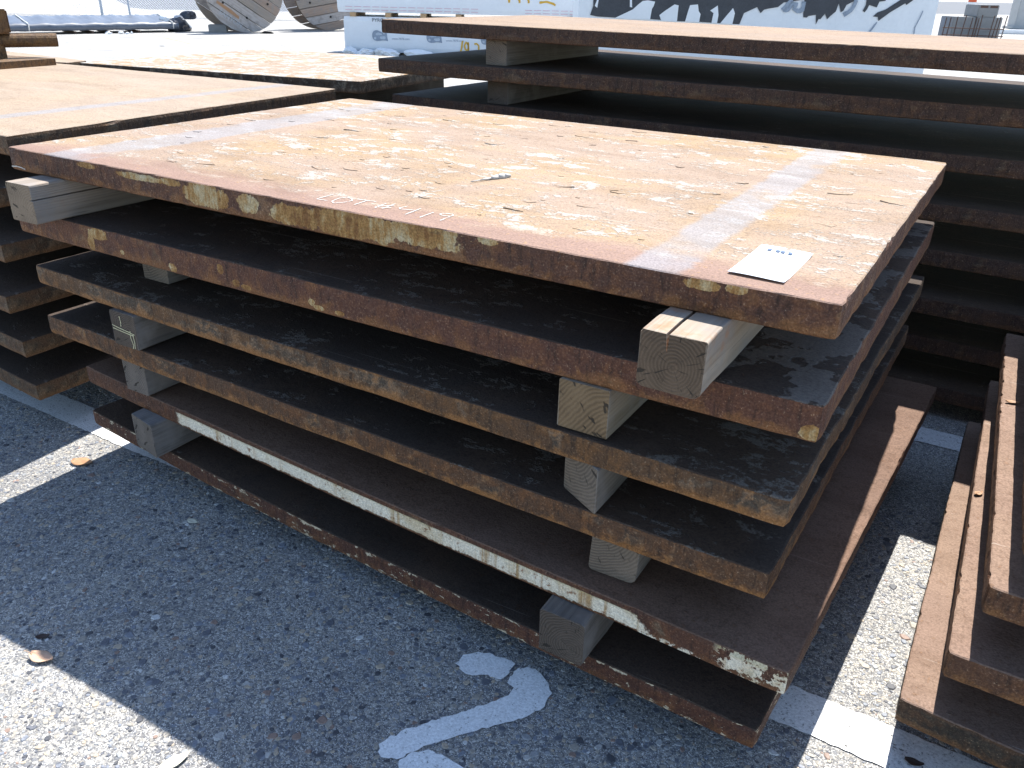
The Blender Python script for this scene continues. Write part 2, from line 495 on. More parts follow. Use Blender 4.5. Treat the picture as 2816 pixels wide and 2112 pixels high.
class MB:
    """collects simple solids into one mesh"""
    def __init__(self):
        self.v, self.f = [], []

    def box(self, x0, x1, y0, y1, z0, z1):
        b = len(self.v)
        self.v += [(x0, y0, z0), (x1, y0, z0), (x1, y1, z0), (x0, y1, z0), (x0, y0, z1), (x1, y0, z1), (x1, y1, z1), (x0, y1, z1)]
        self.f += [tuple(b + i for i in q) for q in ((0, 3, 2, 1), (4, 5, 6, 7), (0, 1, 5, 4), (1, 2, 6, 5), (2, 3, 7, 6), (3, 0, 4, 7))]
        return self

    def tube(self, p, q, r, n=8, r2=None, caps=True):
        p, q = Vector(p), Vector(q)
        a = (q - p).normalized()
        s = a.orthogonal().normalized()
        w = a.cross(s)
        b = len(self.v)
        for c, rr in ((p, r), (q, r2 or r)):
            for i in range(n):
                t = 2 * math.pi * i / n
                self.v.append(tuple(c + rr * (math.cos(t) * s + math.sin(t) * w)))
        for i in range(n):
            j = (i + 1) % n
            self.f.append((b + i, b + j, b + n + j, b + n + i))
        if caps:
            self.f.append(tuple(b + i for i in reversed(range(n))))
            self.f.append(tuple(b + n + i for i in range(n)))
        return self

    def poly(self, pts, depth=None):
        b = len(self.v)
        n = len(pts)
        self.v += [tuple(p) for p in pts]
        self.f.append(tuple(range(b, b + n)))
        if depth is not None:
            d = Vector(depth)
            self.v += [tuple(Vector(p) + d) for p in pts]
            self.f.append(tuple(reversed(range(b + n, b + 2 * n))))
            for i in range(n):
                j = (i + 1) % n
                self.f.append((b + j, b + i, b + n + i, b + n + j))
        return self

    def build(self, name, mat, parent=None, loc=(0, 0, 0), smooth=False, bevel=0.0, **props):
        me = mesh(name, self.v, self.f, smooth)
        bm = bmesh.new()
        bm.from_mesh(me)
        bmesh.ops.recalc_face_normals(bm, faces=bm.faces)
        if bevel:
            bmesh.ops.bevel(bm, geom=list(bm.edges), offset=bevel, segments=2, affect='EDGES', clamp_overlap=True)
        bm.to_mesh(me)
        bm.free()
        return link(name, me, mat, parent, loc, **props)


def wavy(n, rnd, amp, waves=9):
    x = np.linspace(0, 1, n)
    y = np.zeros(n)
    for k in range(waves):
        fr = 2.0 ** rnd.uniform(0.5, 6.2)
        y += rnd.uniform(-1, 1) * np.sin(2 * np.pi * (fr * x + rnd.random())) / (1 + 0.16 * fr)
    return amp * y


def ribbon(pts, w, rnd=None, plane='xy', off=0.0):
    """flat stroke along pts (2d), width w, with slightly ragged sides"""
    rnd = rnd or random.Random(1)
    P = []
    for a, b in zip(pts[:-1], pts[1:]):
        a, b = Vector(a), Vector(b)
        n = max(2, int((b - a).length / (w * 0.9)))
        for i in range(n):
            P.append(a.lerp(b, i / n))
    P.append(Vector(pts[-1]))
    vs, fs = [], []
    for i, p in enumerate(P):
        d = (P[min(i + 1, len(P) - 1)] - P[max(i - 1, 0)]).normalized()
        nn = Vector((-d.y, d.x))
        for s in (-1, 1):
            q = p + nn * s * w * 0.5 * rnd.uniform(0.75, 1.2)
            vs.append((q.x, q.y, off) if plane == 'xy' else (q.x, off, q.y))
        if i:
            fs.append((2 * i - 2, 2 * i, 2 * i + 1, 2 * i - 1) if plane == 'xy' else (2 * i - 2, 2 * i - 1, 2 * i + 1, 2 * i))
    return vs, fs


def strokes(name, lines, w, mat, parent, loc=(0, 0, 0), plane='xy', off=0.0, seed=1, **props):
    V, F = [], []
    rnd = random.Random(seed)
    for k, ln in enumerate(lines):
        v, f = ribbon(ln, w, rnd, plane, off + 0.0001 * k * (1 if plane == 'xy' else -1))
        b = len(V)
        V += v
        F += [tuple(b + i for i in q) for q in f]
    return link(name, mesh(name, V, F), mat, parent, loc, **props)


def text_mesh(name, body, size, mat, parent, matrix):
    cu = bpy.data.curves.new(name, 'FONT')
    cu.body = body
    cu.size = size
    tmp = bpy.data.objects.new('tmp_text', cu)
    me = bpy.data.meshes.new_from_object(tmp)
    bpy.data.objects.remove(tmp)
    bpy.data.curves.remove(cu)
    me.name = name
    me.materials.clear()
    o = link(name, me, mat, parent)
    o.matrix_local = matrix
    return o


# ================================================================== the ground
def gz(x, y):
    """the paving falls about 3 cm towards the left-hand stack"""
    xs, ds = (-5.0, -3.2, -1.85, -1.0), (0.0, -.034, -.032, 0.0)
    d = float(np.interp(x, xs, ds)) if -5.0 < x < -1.0 else 0.0
    return d * max(0.0, min(1.0, (4.0 - y) / 1.8))


GX = [-260, -5.0, -3.2, -1.85, -1.0, 200]
GY = [-40, 2.2, 4.0, 420]
gm = mesh('ground', [(x, y, gz(x, y)) for y in GY for x in GX], [(j * 6 + i, j * 6 + i + 1, j * 6 + i + 7, j * 6 + i + 6) for j in range(3) for i in range(5)])
link('ground', gm, M['ground'], kind='structure')


def sheet(name, pts, z, mat, seed=0, rag=0.0018, flat_ok=False, **props):
    """painted mark: a ragged outline a few millimetres above the ground"""
    rnd = random.Random(seed)
    out = []
    n = len(pts)
    for i in range(n):
        a, b = Vector(pts[i]), Vector(pts[(i + 1) % n])
        m = max(1, int((b - a).length / 0.008)) if rag else 1
        for k in range(min(m, 400)):
            q = a.lerp(b, k / min(m, 400))
            out.append((q.x + rnd.uniform(-rag, rag), q.y + rnd.uniform(-rag, rag), z + (gz(q.x, q.y) if flat_ok else 0)))
    me = mesh(name, out, [tuple(range(len(out)))])
    return link(name, me, mat, **props)


def chaikin(p, k=2):
    for _ in range(k):
        q = []
        for i in range(len(p)):
            a, b = Vector(p[i]), Vector(p[(i + 1) % len(p)])
            q += [a.lerp(b, 0.25), a.lerp(b, 0.75)]
        p = q
    return p




def line(y0, slope, x0, x1, w, seed):
    """a painted stripe that follows the fall of the paving"""
    rnd = random.Random(seed)
    xs = sorted(set([x0 + (x1 - x0) * k / 500 for k in range(501)] + [-3.2, -1.85, -1.0]))
    V = []
    for x in xs:
        for sgn in (-.5, .5):
            y = y0 + slope * x + sgn * (w + rnd.uniform(-.004, .004))
            V.append((x, y, gz(x, y) + .0022))
    F = [(2 * i, 2 * i + 2, 2 * i + 3, 2 * i + 1) for i in range(len(xs) - 1)]
    link('painted_line', mesh('painted_line', V, F), M['paint'], kind='structure')


line(.138, -.0086, -4.4, 1.3, .102, 3)
line(1.419, -.0084, -4.4, 1.3, .102, 4)
# the stencilled figure 2
SEG1 = [(-.556, -.108), (-.553, -.083), (-.526, -.057), (-.482, -.047), (-.460, -.050), (-.461, -.094), (-.492, -.100), (-.522, -.119)]
SEG2 = [(-.448, -.094), (-.440, -.045), (-.407, -.044), (-.375, -.060), (-.357, -.097), (-.370, -.141), (-.410, -.190), (-.457, -.252), (-.497, -.306), (-.521, -.354),
        (-.559, -.350), (-.548, -.306), (-.504, -.242), (-.462, -.185), (-.429, -.134), (-.421, -.100)]
SEG3 = [(-.506, -.346), (-.497, -.320), (-.479, -.304), (-.445, -.303), (-.39, -.306), (-.28, -.311), (-.28, -.39), (-.42, -.385), (-.48, -.375)]


def grow(p, d):
    p = [Vector(q) for q in p]
    area = sum(p[i - 1].x * p[i].y - p[i].x * p[i - 1].y for i in range(len(p)))
    s_ = 1 if area > 0 else -1
    out = []
    for i in range(len(p)):
        t_ = (p[(i + 1) % len(p)] - p[i - 1]).normalized()
        out.append(p[i] + Vector((t_.y, -t_.x)) * d * s_)
    return out


num = thing('painted_number', 'white stencilled figure 2 painted on the pavement in the shade', 'painted number', (-0.45, -0.2, 0))
for k, sg in enumerate((SEG1, SEG2, SEG3)):
    sg = grow(chaikin(sg, 1) if k == 1 else sg, .003)
    o = sheet('stencil_stroke', [(x + 0.45, y + 0.2) for x, y in sg], 0.0022, M['paint2'], 11 + k, 0.0032)
    o.parent = num

# stones showing in the worn surface near the camera
rs = np.random.RandomState(5)
N0 = 34000
xy = np.column_stack([rs.uniform(-2.7, 0.55, N0), rs.uniform(-0.95, 0.95, N0)])
camxy = np.array([0.155, -1.118])


def _inside(poly, x, y):
    c = False
    j = len(poly) - 1
    for i in range(len(poly)):
        if ((poly[i][1] > y) != (poly[j][1] > y)) and (x < (poly[j][0] - poly[i][0]) * (y - poly[i][1]) / (poly[j][1] - poly[i][1]) + poly[i][0]):
            c = not c
        j = i
    return c


keep = []
for i, (x, y) in enumerate(xy):
    if -1.75 < x < -0.02 and y > 0.25:
        continue
    yl = 0.178 + (1.3 - x) * 0.0086
    if yl - 0.104 < y < yl + 0.002:
        continue
    if -.57 < x < -.27 and -.4 < y < -.03 and any(_inside(s, x, y) for s in (SEG1, SEG2, SEG3)):
        continue
    keep.append(i)
xy = xy[keep]
n = len(xy)
K = 7
rad = np.clip(rs.lognormal(math.log(0.0042), 0.42, n), 0.0018, 0.0130)
asp = rs.uniform(0.5, 1.0, n)
rot = rs.uniform(0, 2 * math.pi, n)
hgt = 0.0006 + 0.10 * rad * rs.uniform(0.6, 1.5, n)
ang = np.arange(K) * 2 * math.pi / K
rr = rs.uniform(0.72, 1.2, (n, K)) * rad[:, None]
ca, sa = np.cos(ang)[None] * rr, np.sin(ang)[None] * rr * asp[:, None]
X = xy[:, :1] + ca * np.cos(rot)[:, None] - sa * np.sin(rot)[:, None]
Y = xy[:, 1:] + ca * np.sin(rot)[:, None] + sa * np.cos(rot)[:, None]
Xt = xy[:, :1] + (X - xy[:, :1]) * 0.74
Yt = xy[:, 1:] + (Y - xy[:, 1:]) * 0.74
Vb = np.stack([X, Y, np.full_like(X, -0.0006)], 2)
Vt = np.stack([Xt, Yt, np.broadcast_to(hgt[:, None], X.shape) * rs.uniform(0.75, 1.1, X.shape)], 2)
V = np.concatenate([Vb, Vt], 1).reshape(-1, 3)
V[:, 2] += np.interp(V[:, 0], (-5.0, -3.2, -1.85, -1.0), (0.0, -.034, -.032, 0.0))
F = []
for i in range(n):
    b = i * 2 * K
    for k in range(K):
        k2 = (k + 1) % K
        F.append((b + k, b + k2, b + K + k2, b + K + k))
    F.append(tuple(b + K + k for k in range(K)))
me = bpy.data.meshes.new('pavement_stones')
me.from_pydata(V.tolist(), [], F)
me.update()
link('pavement_stones', me, M['stone'], kind='stuff', label='small mixed stones bedded in the worn pavement', category='stones')


# ================================================================== steel plates
def rect(x, y, th, L, W):
    u = Vector((math.cos(th), math.sin(th)))
    v = Vector((-math.sin(th), math.cos(th)))
    B = Vector((x, y))
    return [B - L * u, B, B + W * v, B - L * u + W * v]


def plate(label, quad, ztop, t, mat, seed, group, rough=0.0009, sag=0.0, step=0.03, edge_rough=None):
    """A, B, C, D = front left, front right, back right, back left corners"""
    rnd = random.Random(seed)
    A, B, C, D = [Vector(q) for q in quad]
    nx = max(6, int((B - A).length / step))
    ny = max(4, int((C - B).length / step))
    prof = [(0.0045, 0.0), (0.0012, 0.0028), (0.0, t * 0.3), (0.0004, t * 0.55), (0.0, t * 0.8), (0.0008, t - 0.0016), (0.0030, t)]
    # perimeter, counter-clockwise from A
    per, nor = [], []
    sides = [(A, B, nx), (B, C, ny), (C, D, nx), (D, A, ny)]
    for si, (p, q, m) in enumerate(sides):
        d = (q - p).normalized()
        no = Vector((d.y, -d.x))
        er = rough if edge_rough is None else edge_rough[si]
        w = wavy(m + 1, rnd, er)
        for k in range(m):
            c = p.lerp(q, k / m) + no * float(w[k])
            if k == 0:
                pd = (sides[si - 1][1] - sides[si - 1][0]).normalized()
                no2 = (no + Vector((pd.y, -pd.x))).normalized()
                c = p - no2 * 0.003
                per.append(c)
                nor.append(no2)
            else:
                per.append(c)
                nor.append(no)
    n = len(per)
    jit = [[rnd.gauss(0, 1) for _ in range(n)] for _ in prof]
    er_at = []
    for si, (p, q, m) in enumerate(sides):
        er_at += [rough if edge_rough is None else edge_rough[si]] * m
    verts, faces = [], []
    org = Vector((B.x, B.y))
    ab = (B - A)
    L2 = ab.length_squared

    def zs(x, y):
        u = max(0.0, min(1.0, (Vector((x, y)) - A).dot(ab) / L2))
        return -sag * 4 * u * (1 - u)
    for j, (ins, z) in enumerate(prof):
        for i in range(n):
            nick = rnd.uniform(.0008, .0035) if j in (0, 1, 5, 6) and rnd.random() < .07 else 0.0
            c = per[i] - nor[i] * (ins + nick + abs(er_at[i] * 0.35 * jit[j][i]))
            dz = zs(c.x, c.y)
            zz = z + (er_at[i] * 0.25 * jit[j][i] if j in (1, 5) else 0)
            verts.append((c.x - org.x, c.y - org.y, zz + dz))
    for j in range(len(prof) - 1):
        for i in range(n):
            k = (i + 1) % n
            faces.append((j * n + i, j * n + k, (j + 1) * n + k, (j + 1) * n + i))
    # caps as grids
    for ring, flip in ((len(prof) - 1, False), (0, True)):
        base = ring * n
        idx = {}
        for i in range(nx + 1):
            for j in range(ny + 1):
                if j == 0:
                    idx[i, j] = base + i
                elif i == nx:
                    idx[i, j] = base + nx + j
                elif j == ny:
                    idx[i, j] = base + nx + ny + (nx - i)
                elif i == 0:
                    idx[i, j] = base + 2 * nx + ny + (ny - j)
                else:
                    u, v = i / nx, j / ny
                    c = (A * (1 - u) + B * u) * (1 - v) + (D * (1 - u) + C * u) * v
                    idx[i, j] = len(verts)
                    z = prof[ring][1]
                    verts.append((c.x - org.x, c.y - org.y, z + zs(c.x, c.y)))
        for i in range(nx):
            for j in range(ny):
                q = (idx[i, j], idx[i + 1, j], idx[i + 1, j + 1], idx[i, j + 1])
                faces.append(tuple(reversed(q)) if flip else q)
    me = mesh('steel_plate', verts, faces)
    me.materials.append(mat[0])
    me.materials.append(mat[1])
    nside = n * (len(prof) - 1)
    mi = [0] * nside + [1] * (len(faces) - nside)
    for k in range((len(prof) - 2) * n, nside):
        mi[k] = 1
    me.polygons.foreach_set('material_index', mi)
    return tag(link('steel_plate', me, None, None, (B.x, B.y, ztop - t)), label, 'steel plate', group)


ORD = ['top', 'second', 'third', 'fourth', 'fifth', 'sixth', 'seventh', 'eighth', 'ninth']

# ---- materials of the main stack
P1_PAINT = [(-1.236, .029, .062, .024), (-1.117, .030, .030, .018), (-.985, .024, .075, .020), (-.86, .028, .12, .025), (-.70, .034, .10, .019),
            (-1.62, .044, .035, .006), (-1.44, .041, .075, .007), (-1.34, .043, .03, .007), (-.56, .049, .02, .008), (-.195, .044, .026, .009), (-.145, .047, .016, .007)]
P2_PAINT = [(-1.607, .046, .035, .013), (-1.637, .022, .012, .020), (-1.526, .017, .008, .005), (-1.206, .038, .009, .011), (-1.163, .016, .010, .008), (-1.135, .012, .014, .006),
            (-.955, .018, .008, .007), (-.938, .010, .013, .005), (-.885, .010, .012, .005), (-1.358, .012, .014, .010), (-.010, .014, .018, .012)]
DK = dict(top_a=(0.050, 0.036, 0.028), top_b=(0.070, 0.045, 0.031), flakecol=(0.135, 0.112, 0.092))  # lower plate faces: deep shade of the gaps is put into these colours
mp = [
    rust('rusted_plate_scaling', 101, t=.0525, paints=P1_PAINT, bands=[(-.318, -.232, .05), (-1.775, -1.635, .06)], flake=0.66, orange=0.42, grey=0.22,
         margin=True, base=(0.125, 0.062, 0.045), warm=(0.175, 0.082, 0.048), greycol=(0.135, 0.110, 0.100)),
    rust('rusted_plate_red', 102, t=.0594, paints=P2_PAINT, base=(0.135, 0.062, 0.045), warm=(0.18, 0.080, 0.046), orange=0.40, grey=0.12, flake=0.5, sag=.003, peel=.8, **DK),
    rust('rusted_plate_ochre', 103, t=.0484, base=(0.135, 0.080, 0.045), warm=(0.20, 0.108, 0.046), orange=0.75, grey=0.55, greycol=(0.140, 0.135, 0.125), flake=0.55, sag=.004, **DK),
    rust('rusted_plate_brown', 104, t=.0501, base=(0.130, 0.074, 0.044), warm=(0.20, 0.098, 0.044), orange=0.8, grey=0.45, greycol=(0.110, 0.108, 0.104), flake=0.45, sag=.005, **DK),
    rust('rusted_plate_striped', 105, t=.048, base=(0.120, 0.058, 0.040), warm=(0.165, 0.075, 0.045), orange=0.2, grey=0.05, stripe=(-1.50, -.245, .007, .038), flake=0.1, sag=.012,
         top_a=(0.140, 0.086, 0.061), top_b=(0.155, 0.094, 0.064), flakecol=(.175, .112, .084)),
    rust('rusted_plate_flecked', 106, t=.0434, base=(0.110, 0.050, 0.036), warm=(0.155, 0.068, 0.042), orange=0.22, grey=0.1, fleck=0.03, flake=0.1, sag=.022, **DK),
]
MAIN = [  # x, y, theta, L, W, z_rel, t, sag
    (0.0, 0.0, 0.0, 1.9235, 1.223, 0.0, .0525, 0.0),
    (0.0052, -.0199, -.0016, 1.9229, 1.2185, -.1415, .0594, .003),
    (-.0109, -.042, -.0199, 1.9066, 1.261, -.2899, .0484, .004),
    (-.0206, -.0405, -.0208, 1.9037, 1.2586, -.4273, .0501, .005),
    (.0407, -.0741, -.0547, 1.8939, 1.2539, -.5664, .048, .012),
    (.0115, -.0776, -.0573, 1.8814, 1.223, -.7034, .0434, .022)]
MAIN_LABEL = [
    'rusted steel plate topping the centre stack, chalk-marked LOT #419 with a white card on it',
    'red-brown steel plate second from the top of the centre stack, with small white paint chips',
    'ochre and grey pitted steel plate third from the top of the centre stack',
    'brown steel plate fourth from the top of the centre stack, mottled grey along its edge',
    'steel plate with a rust-stained white painted stripe along its edge, fifth in the centre stack',
    'bottom steel plate of the centre stack, dark red with cream flecks on its edge']
GRP = 'rusted steel plates stacked on timber spacers'
plates = []
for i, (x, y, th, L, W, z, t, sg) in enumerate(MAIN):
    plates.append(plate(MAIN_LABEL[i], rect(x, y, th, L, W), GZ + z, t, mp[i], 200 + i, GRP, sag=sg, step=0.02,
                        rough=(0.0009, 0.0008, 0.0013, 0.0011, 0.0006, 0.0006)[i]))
P1 = plates[0]

# chalk lettering, the chalk dash on the edge
T1 = 0.0525
LOT = [[(-.9684, .0845), (-.9678, .0361), (-.9421, .0385)],
       [(-.9307, .0807), (-.9379, .0645), (-.9323, .0401), (-.9202, .0312), (-.9086, .0453), (-.9049, .0641), (-.915, .076), (-.9307, .0807)],
       [(-.9049, .0804), (-.8637, .0861)], [(-.883, .0842), (-.8807, .0435)],
       [(-.8407, .0868), (-.8349, .0467)], [(-.8243, .0932), (-.8202, .0498)], [(-.8432, .0637), (-.8145, .0784)], [(-.8397, .0524), (-.8104, .0637)],
       [(-.7944, .093), (-.7988, .0729), (-.7926, .0675), (-.7654, .0759)], [(-.7643, .0918), (-.7608, .0411)],
       [(-.7294, .0834), (-.728, .0398)],
       [(-.6869, .078), (-.7042, .0747), (-.7129, .0793), (-.71, .0879), (-.6957, .0932), (-.6882, .0863), (-.6863, .0435)]]
for k, (n0, n1) in enumerate(((0, 1), (1, 2), (2, 4), (4, 8), (8, 10), (10, 11), (11, 12))):
    strokes('chalk_letter', LOT[n0:n1], 0.0025, M['chalk'], P1, plane='xy', off=T1 + 0.0009, seed=k)
strokes('chalk_dash', [[(-1.915, .0085), (-1.893, .0105), (-1.875, .0095), (-1.861, .0070)]], 0.0026, M['chalk'], P1, plane='xz', off=-0.0022)

# scale flakes lifting off the top plate
rnd = random.Random(77)
FV, FF = [], []
for k in range(110):
    cx, cy = rnd.uniform(-1.86, -.04), rnd.uniform(.10, 1.19)
    if -.34 < cx < -.2 and rnd.random() < .8:
        continue
    s = rnd.choice([.005, .007, .009, .013, .022]) * rnd.uniform(.7, 1.3)
    m = rnd.randint(7, 11)
    a0 = rnd.random() * 6.28
    tilt = rnd.uniform(-.05, .05), rnd.uniform(-.09, .02)
    ring = []
    for i in range(m):
        a = a0 + 6.283 * i / m
        r_ = s * rnd.uniform(.5, 1.25)
        px, py = r_ * math.cos(a) * rnd.uniform(1, 1.5), r_ * math.sin(a) * .75
        ring.append((px, py))
    b = len(FV)
    h = rnd.uniform(.0005, .0013)
    for px, py in ring:
        FV.append((cx + px, cy + py, T1 + .0002))
    for px, py in ring:
        FV.append((cx + px * .95, cy + py * .95, T1 + h + max(-.0006, px * tilt[0] + py * tilt[1])))
    for i in range(m):
        j = (i + 1) % m
        FF.append((b + i, b + j, b + m + j, b + m + i))
    FF.append(tuple(b + m + i for i in range(m)))
link('rust_scale', mesh('rust_scale', FV, FF), mp[0][1], P1, kind='stuff')


# ================================================================== timber spacers
def timber(label, x0, x1, y0, y1, z0, z1, mat, seed, group='timber spacers between the plates', skew=0.0, notch=(), wane=(.004, .004, .004, .004), lean=0.0, shrink=0.0, yaw=0.0):
    """section in x-z, running back along y; notch: (side, pos, depth, width)"""
    rnd = random.Random(seed)
    w, h = x1 - x0, z1 - z0 - 0.0006
    hw = w / 2
    corners = [(-hw, 0, 0), (hw, 0, 1), (hw, h, 2), (-hw, h, 3)]
    sec = []
    for (cx, cz, k) in corners:
        r = wane[k]
        sx, sz = (1 if cx < 0 else -1), (1 if cz == 0 else -1)
        ccx, ccz = cx + sx * r, cz + sz * r
        a0 = {0: math.pi, 1: 1.5 * math.pi, 2: 0.0, 3: 0.5 * math.pi}[k]
        for q in range(4):
            a = a0 + q / 3 * math.pi / 2
            sec.append((ccx + r * math.cos(a), ccz + r * math.sin(a)))
        for (side, pos, dep, wid) in notch:
            if side == 'right' and k == 1:
                sec += [(hw, h * pos - wid), (hw - dep, h * pos), (hw, h * pos + wid)]
            if side == 'top' and k == 2:
                xx = -hw + w * pos
                sec += [(xx + wid, h), (xx + wid * .2, h - dep), (xx - wid, h)]
    m = len(sec)
    L = y1 - y0
    ns = max(5, int(L / 0.05))
    ys = [0.0, 0.002] + [0.002 + (L - .004) * k / ns for k in range(1, ns)] + [L - .002, L]
    verts, faces = [], []
    jx, jz = wavy(len(ys), rnd, .0008), wavy(len(ys), rnd, .0004)
    for i, yy in enumerate(ys):
        s = .985 if i in (0, len(ys) - 1) else 1.0
        for (sx, sz) in sec:
            dz = rnd.uniform(-.0005, .0002)
            zz = min(max(h / 2 + (sz - h / 2) * s + dz, 0), h)
            xx = sx * s + float(jx[i]) + rnd.uniform(-.0006, .0006) + lean * (zz - h / 2)
            verts.append((xx, yy + (skew * sx if yy < .02 else 0) + (rnd.uniform(0, .0018) if i == 0 else 0), zz))
    for i in range(len(ys) - 1):
        for k in range(m):
            k2 = (k + 1) % m
            faces.append((i * m + k, i * m + k2, (i + 1) * m + k2, (i + 1) * m + k))
    faces.append(tuple(reversed(range(m))))
    faces.append(tuple((len(ys) - 1) * m + k for k in range(m)))
    me = mesh('timber_spacer', verts, faces)
    bm = bmesh.new()
    bm.from_mesh(me)
    bmesh.ops.recalc_face_normals(bm, faces=bm.faces)
    bm.to_mesh(me)
    bm.free()
    o = link('timber_spacer', me, mat, None, ((x0 + x1) / 2, y0, z0 + .0003))
    o.rotation_euler = (0, 0, yaw)
    return tag(o, label, 'timber', group)


W_ = [wood('weathered_timber_heart', 1, .004, .040, light=(.50, .43, .35), dark=(.30, .24, .18), end=(.23, .185, .145), freq=1150., stain=.5),
      wood('weathered_timber_pale', 2, .060, .010, light=(.46, .40, .34), dark=(.24, .20, .165), end=(.42, .365, .30), freq=1100., stain=.1),
      wood('weathered_timber_tan', 3, .10, -.06, light=(.40, .35, .28), dark=(.25, .20, .145), end=(.36, .28, .185), freq=900.),
      wood('weathered_timber_grey', 4, -.05, .12, light=(.33, .31, .28), dark=(.16, .15, .14), end=(.34, .31, .275), freq=1000.),
      wood('weathered_timber_dark', 5, .02, .03, light=(.24, .225, .215), dark=(.12, .115, .11), end=(.20, .18, .165), freq=1300.),
      wood('weathered_timber_ringed', 6, -.09, -.02, light=(.30, .29, .285), dark=(.12, .118, .118), end=(.30, .29, .285), freq=1050.)]


def zrel(i):
    return GZ + MAIN[i][5]


def below(i):
    return GZ + MAIN[i][5] - MAIN[i][6]


timber('pale split-sided timber spacer, left end, under the top plate of the centre stack', -1.812, -1.722, -.082, 1.20, zrel(1), below(0), W_[1], 31, notch=[('right', .62, .014, .0016)], skew=.02)
timber('cracked ring-ended timber spacer jutting out at right under the top plate of the centre stack', -.243, -.146, -.100, 1.19, zrel(1), below(0), W_[0], 32, notch=[('top', .42, .030, .0030)], wane=(.012, .014, .004, .006))
timber('grey timber spacer set back at the left under the second plate of the centre stack', -1.606, -1.516, .084, 1.2, zrel(2), below(1) - .001, W_[3], 33)
timber('tan square-cut timber spacer at the right under the second plate of the centre stack', -.404, -.313, -.025, 1.2, zrel(2), below(1) - .001, W_[2], 34, wane=(.003, .002, .002, .003))
o = timber('grey timber spacer with yellow chalk marks on its end, left of the centre stack', -1.612, -1.524, -.020, 1.2, zrel(3), below(2) - .001, W_[4], 35)
strokes('chalk_mark', [[(-.040, .050), (-.02, .047), (.0, .045), (.022, .043), (.040, .040)], [(-.038, .042), (.0, .039), (.036, .037)], [(-.006, .078), (-.004, .062), (-.006, .052)],
                       [(.026, .048), (.024, .03), (.030, .012), (.026, .002)], [(.034, .040), (.036, .02), (.034, .004)]], .0022, M['ychalk'], o, plane='xz', off=-.0012, seed=4)
timber('grey timber spacer cut to a slant, right, under the third plate of the centre stack', -.401, -.316, -.018, 1.2, zrel(3), below(2) - .001, W_[3], 36, skew=-.56)
timber('grey timber spacer at the left under the fourth plate of the centre stack', -1.642, -1.560, .006, 1.2, zrel(4) - .002, below(3) - .002, W_[5], 37)
timber('timber spacer with sawn-line end, right, under the fourth plate of the centre stack', -.335, -.244, -.006, 1.2, zrel(4) - .004, below(3) - .002, W_[3], 38, wane=(.008, .014, .004, .004), lean=.05)
timber('ridged grey timber spacer at the left under the white-striped plate', -1.614, -1.516, -.024, 1.2, zrel(5) - .010, below(4) - .006, W_[5], 39, skew=-.18, wane=(.010, .004, .006, .004))
timber('dark grey timber spacer with a heart-ringed end at the right under the white-striped plate', -.385, -.296, -.092, 1.18, zrel(5) - .012, below(4) - .007, W_[4], 40, wane=(.006, .008, .006, .006))
timber('timber spacer on the ground under the left end of the centre stack', -1.62, -1.53, .10, 1.2, -.026, below(5) - .011, W_[4], 41)
timber('timber spacer on the ground under the right end of the centre stack', -.40, -.31, .08, 1.16, 0.0006, below(5) - .014, W_[4], 42)


# ---- the other stacks
def stack(where, quads, ztop, t, gap, mats, seed, sp, yin=(.06, 1.1), labels=None, spmat=None, edge_rough=None, step=.04, first=None):
    """quads from the top plate down; sp = x positions of the two spacers (or list per gap)"""
    z = ztop
    for i, q in enumerate(quads):
        nm = ORD[i] if i < len(quads) - 1 else 'lowest'
        lab = (labels or {}).get(i, 'rusted steel plate, %s of the %s stack' % (nm, where))
        plate(lab, q, z, t, mats[min(i, len(mats) - 1)], seed + i, GRP, edge_rough=edge_rough, step=step)
        zb = z - t
        nz = zb - gap if i < len(quads) - 1 else gz(quads[-1][1][0] - .6, .5) + .0006
        A, B = Vector(q[0]), Vector(q[1])
        pair = sp[i] if isinstance(sp, dict) and i in sp else (sp if not isinstance(sp, dict) else sp['all'])
        th = math.atan2((B - A).y, (B - A).x)
        for k, f in enumerate(pair):
            c = A.lerp(B, f)
            side = 'left' if k == 0 else 'right'
            yi = yin[i] if isinstance(yin, dict) and i in yin else (yin if not isinstance(yin, dict) else yin['all'])
            un = 'timber spacer, %s end, under the %s plate of the %s stack' % (side, nm, where)
            timber(un, c.x - .045, c.x + .045, c.y + yi[0], c.y + yi[1], nz, zb, spmat or W_[3 + (i + k) % 3], seed + 50 + 3 * i + k)
        z = nz


mo = [rust('rusted_plate_left', 131, base=(0.135, 0.085, 0.055), warm=(0.185, 0.105, 0.055), orange=0.4, grey=0.4, greycol=(.12, .12, .10), flake=0.2, bands=[(-.36, -.29, .03)],
           top_a=(0.272, 0.210, 0.156), top_b=(0.285, 0.215, 0.150), flakecol=(.315, .262, .208)),
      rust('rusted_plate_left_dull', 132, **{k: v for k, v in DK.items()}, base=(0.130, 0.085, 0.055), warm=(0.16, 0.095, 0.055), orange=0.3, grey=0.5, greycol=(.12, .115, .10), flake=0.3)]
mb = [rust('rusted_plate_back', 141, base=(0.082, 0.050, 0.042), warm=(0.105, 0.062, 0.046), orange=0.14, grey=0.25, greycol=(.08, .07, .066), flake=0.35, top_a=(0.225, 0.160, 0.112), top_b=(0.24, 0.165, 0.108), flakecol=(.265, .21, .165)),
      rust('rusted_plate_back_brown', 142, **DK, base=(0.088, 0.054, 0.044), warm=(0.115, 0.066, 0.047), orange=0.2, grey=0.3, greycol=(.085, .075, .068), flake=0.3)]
mM = [rust('rusted_plate_patchy', 151, base=(0.085, 0.060, 0.045), warm=(0.11, 0.075, 0.05), orange=0.2, grey=0.62, greycol=(.25, .235, .21), flake=0.88, flakecol=(.38, .35, .315),
           top_a=(0.27, 0.195, 0.135), top_b=(0.29, 0.185, 0.09))]
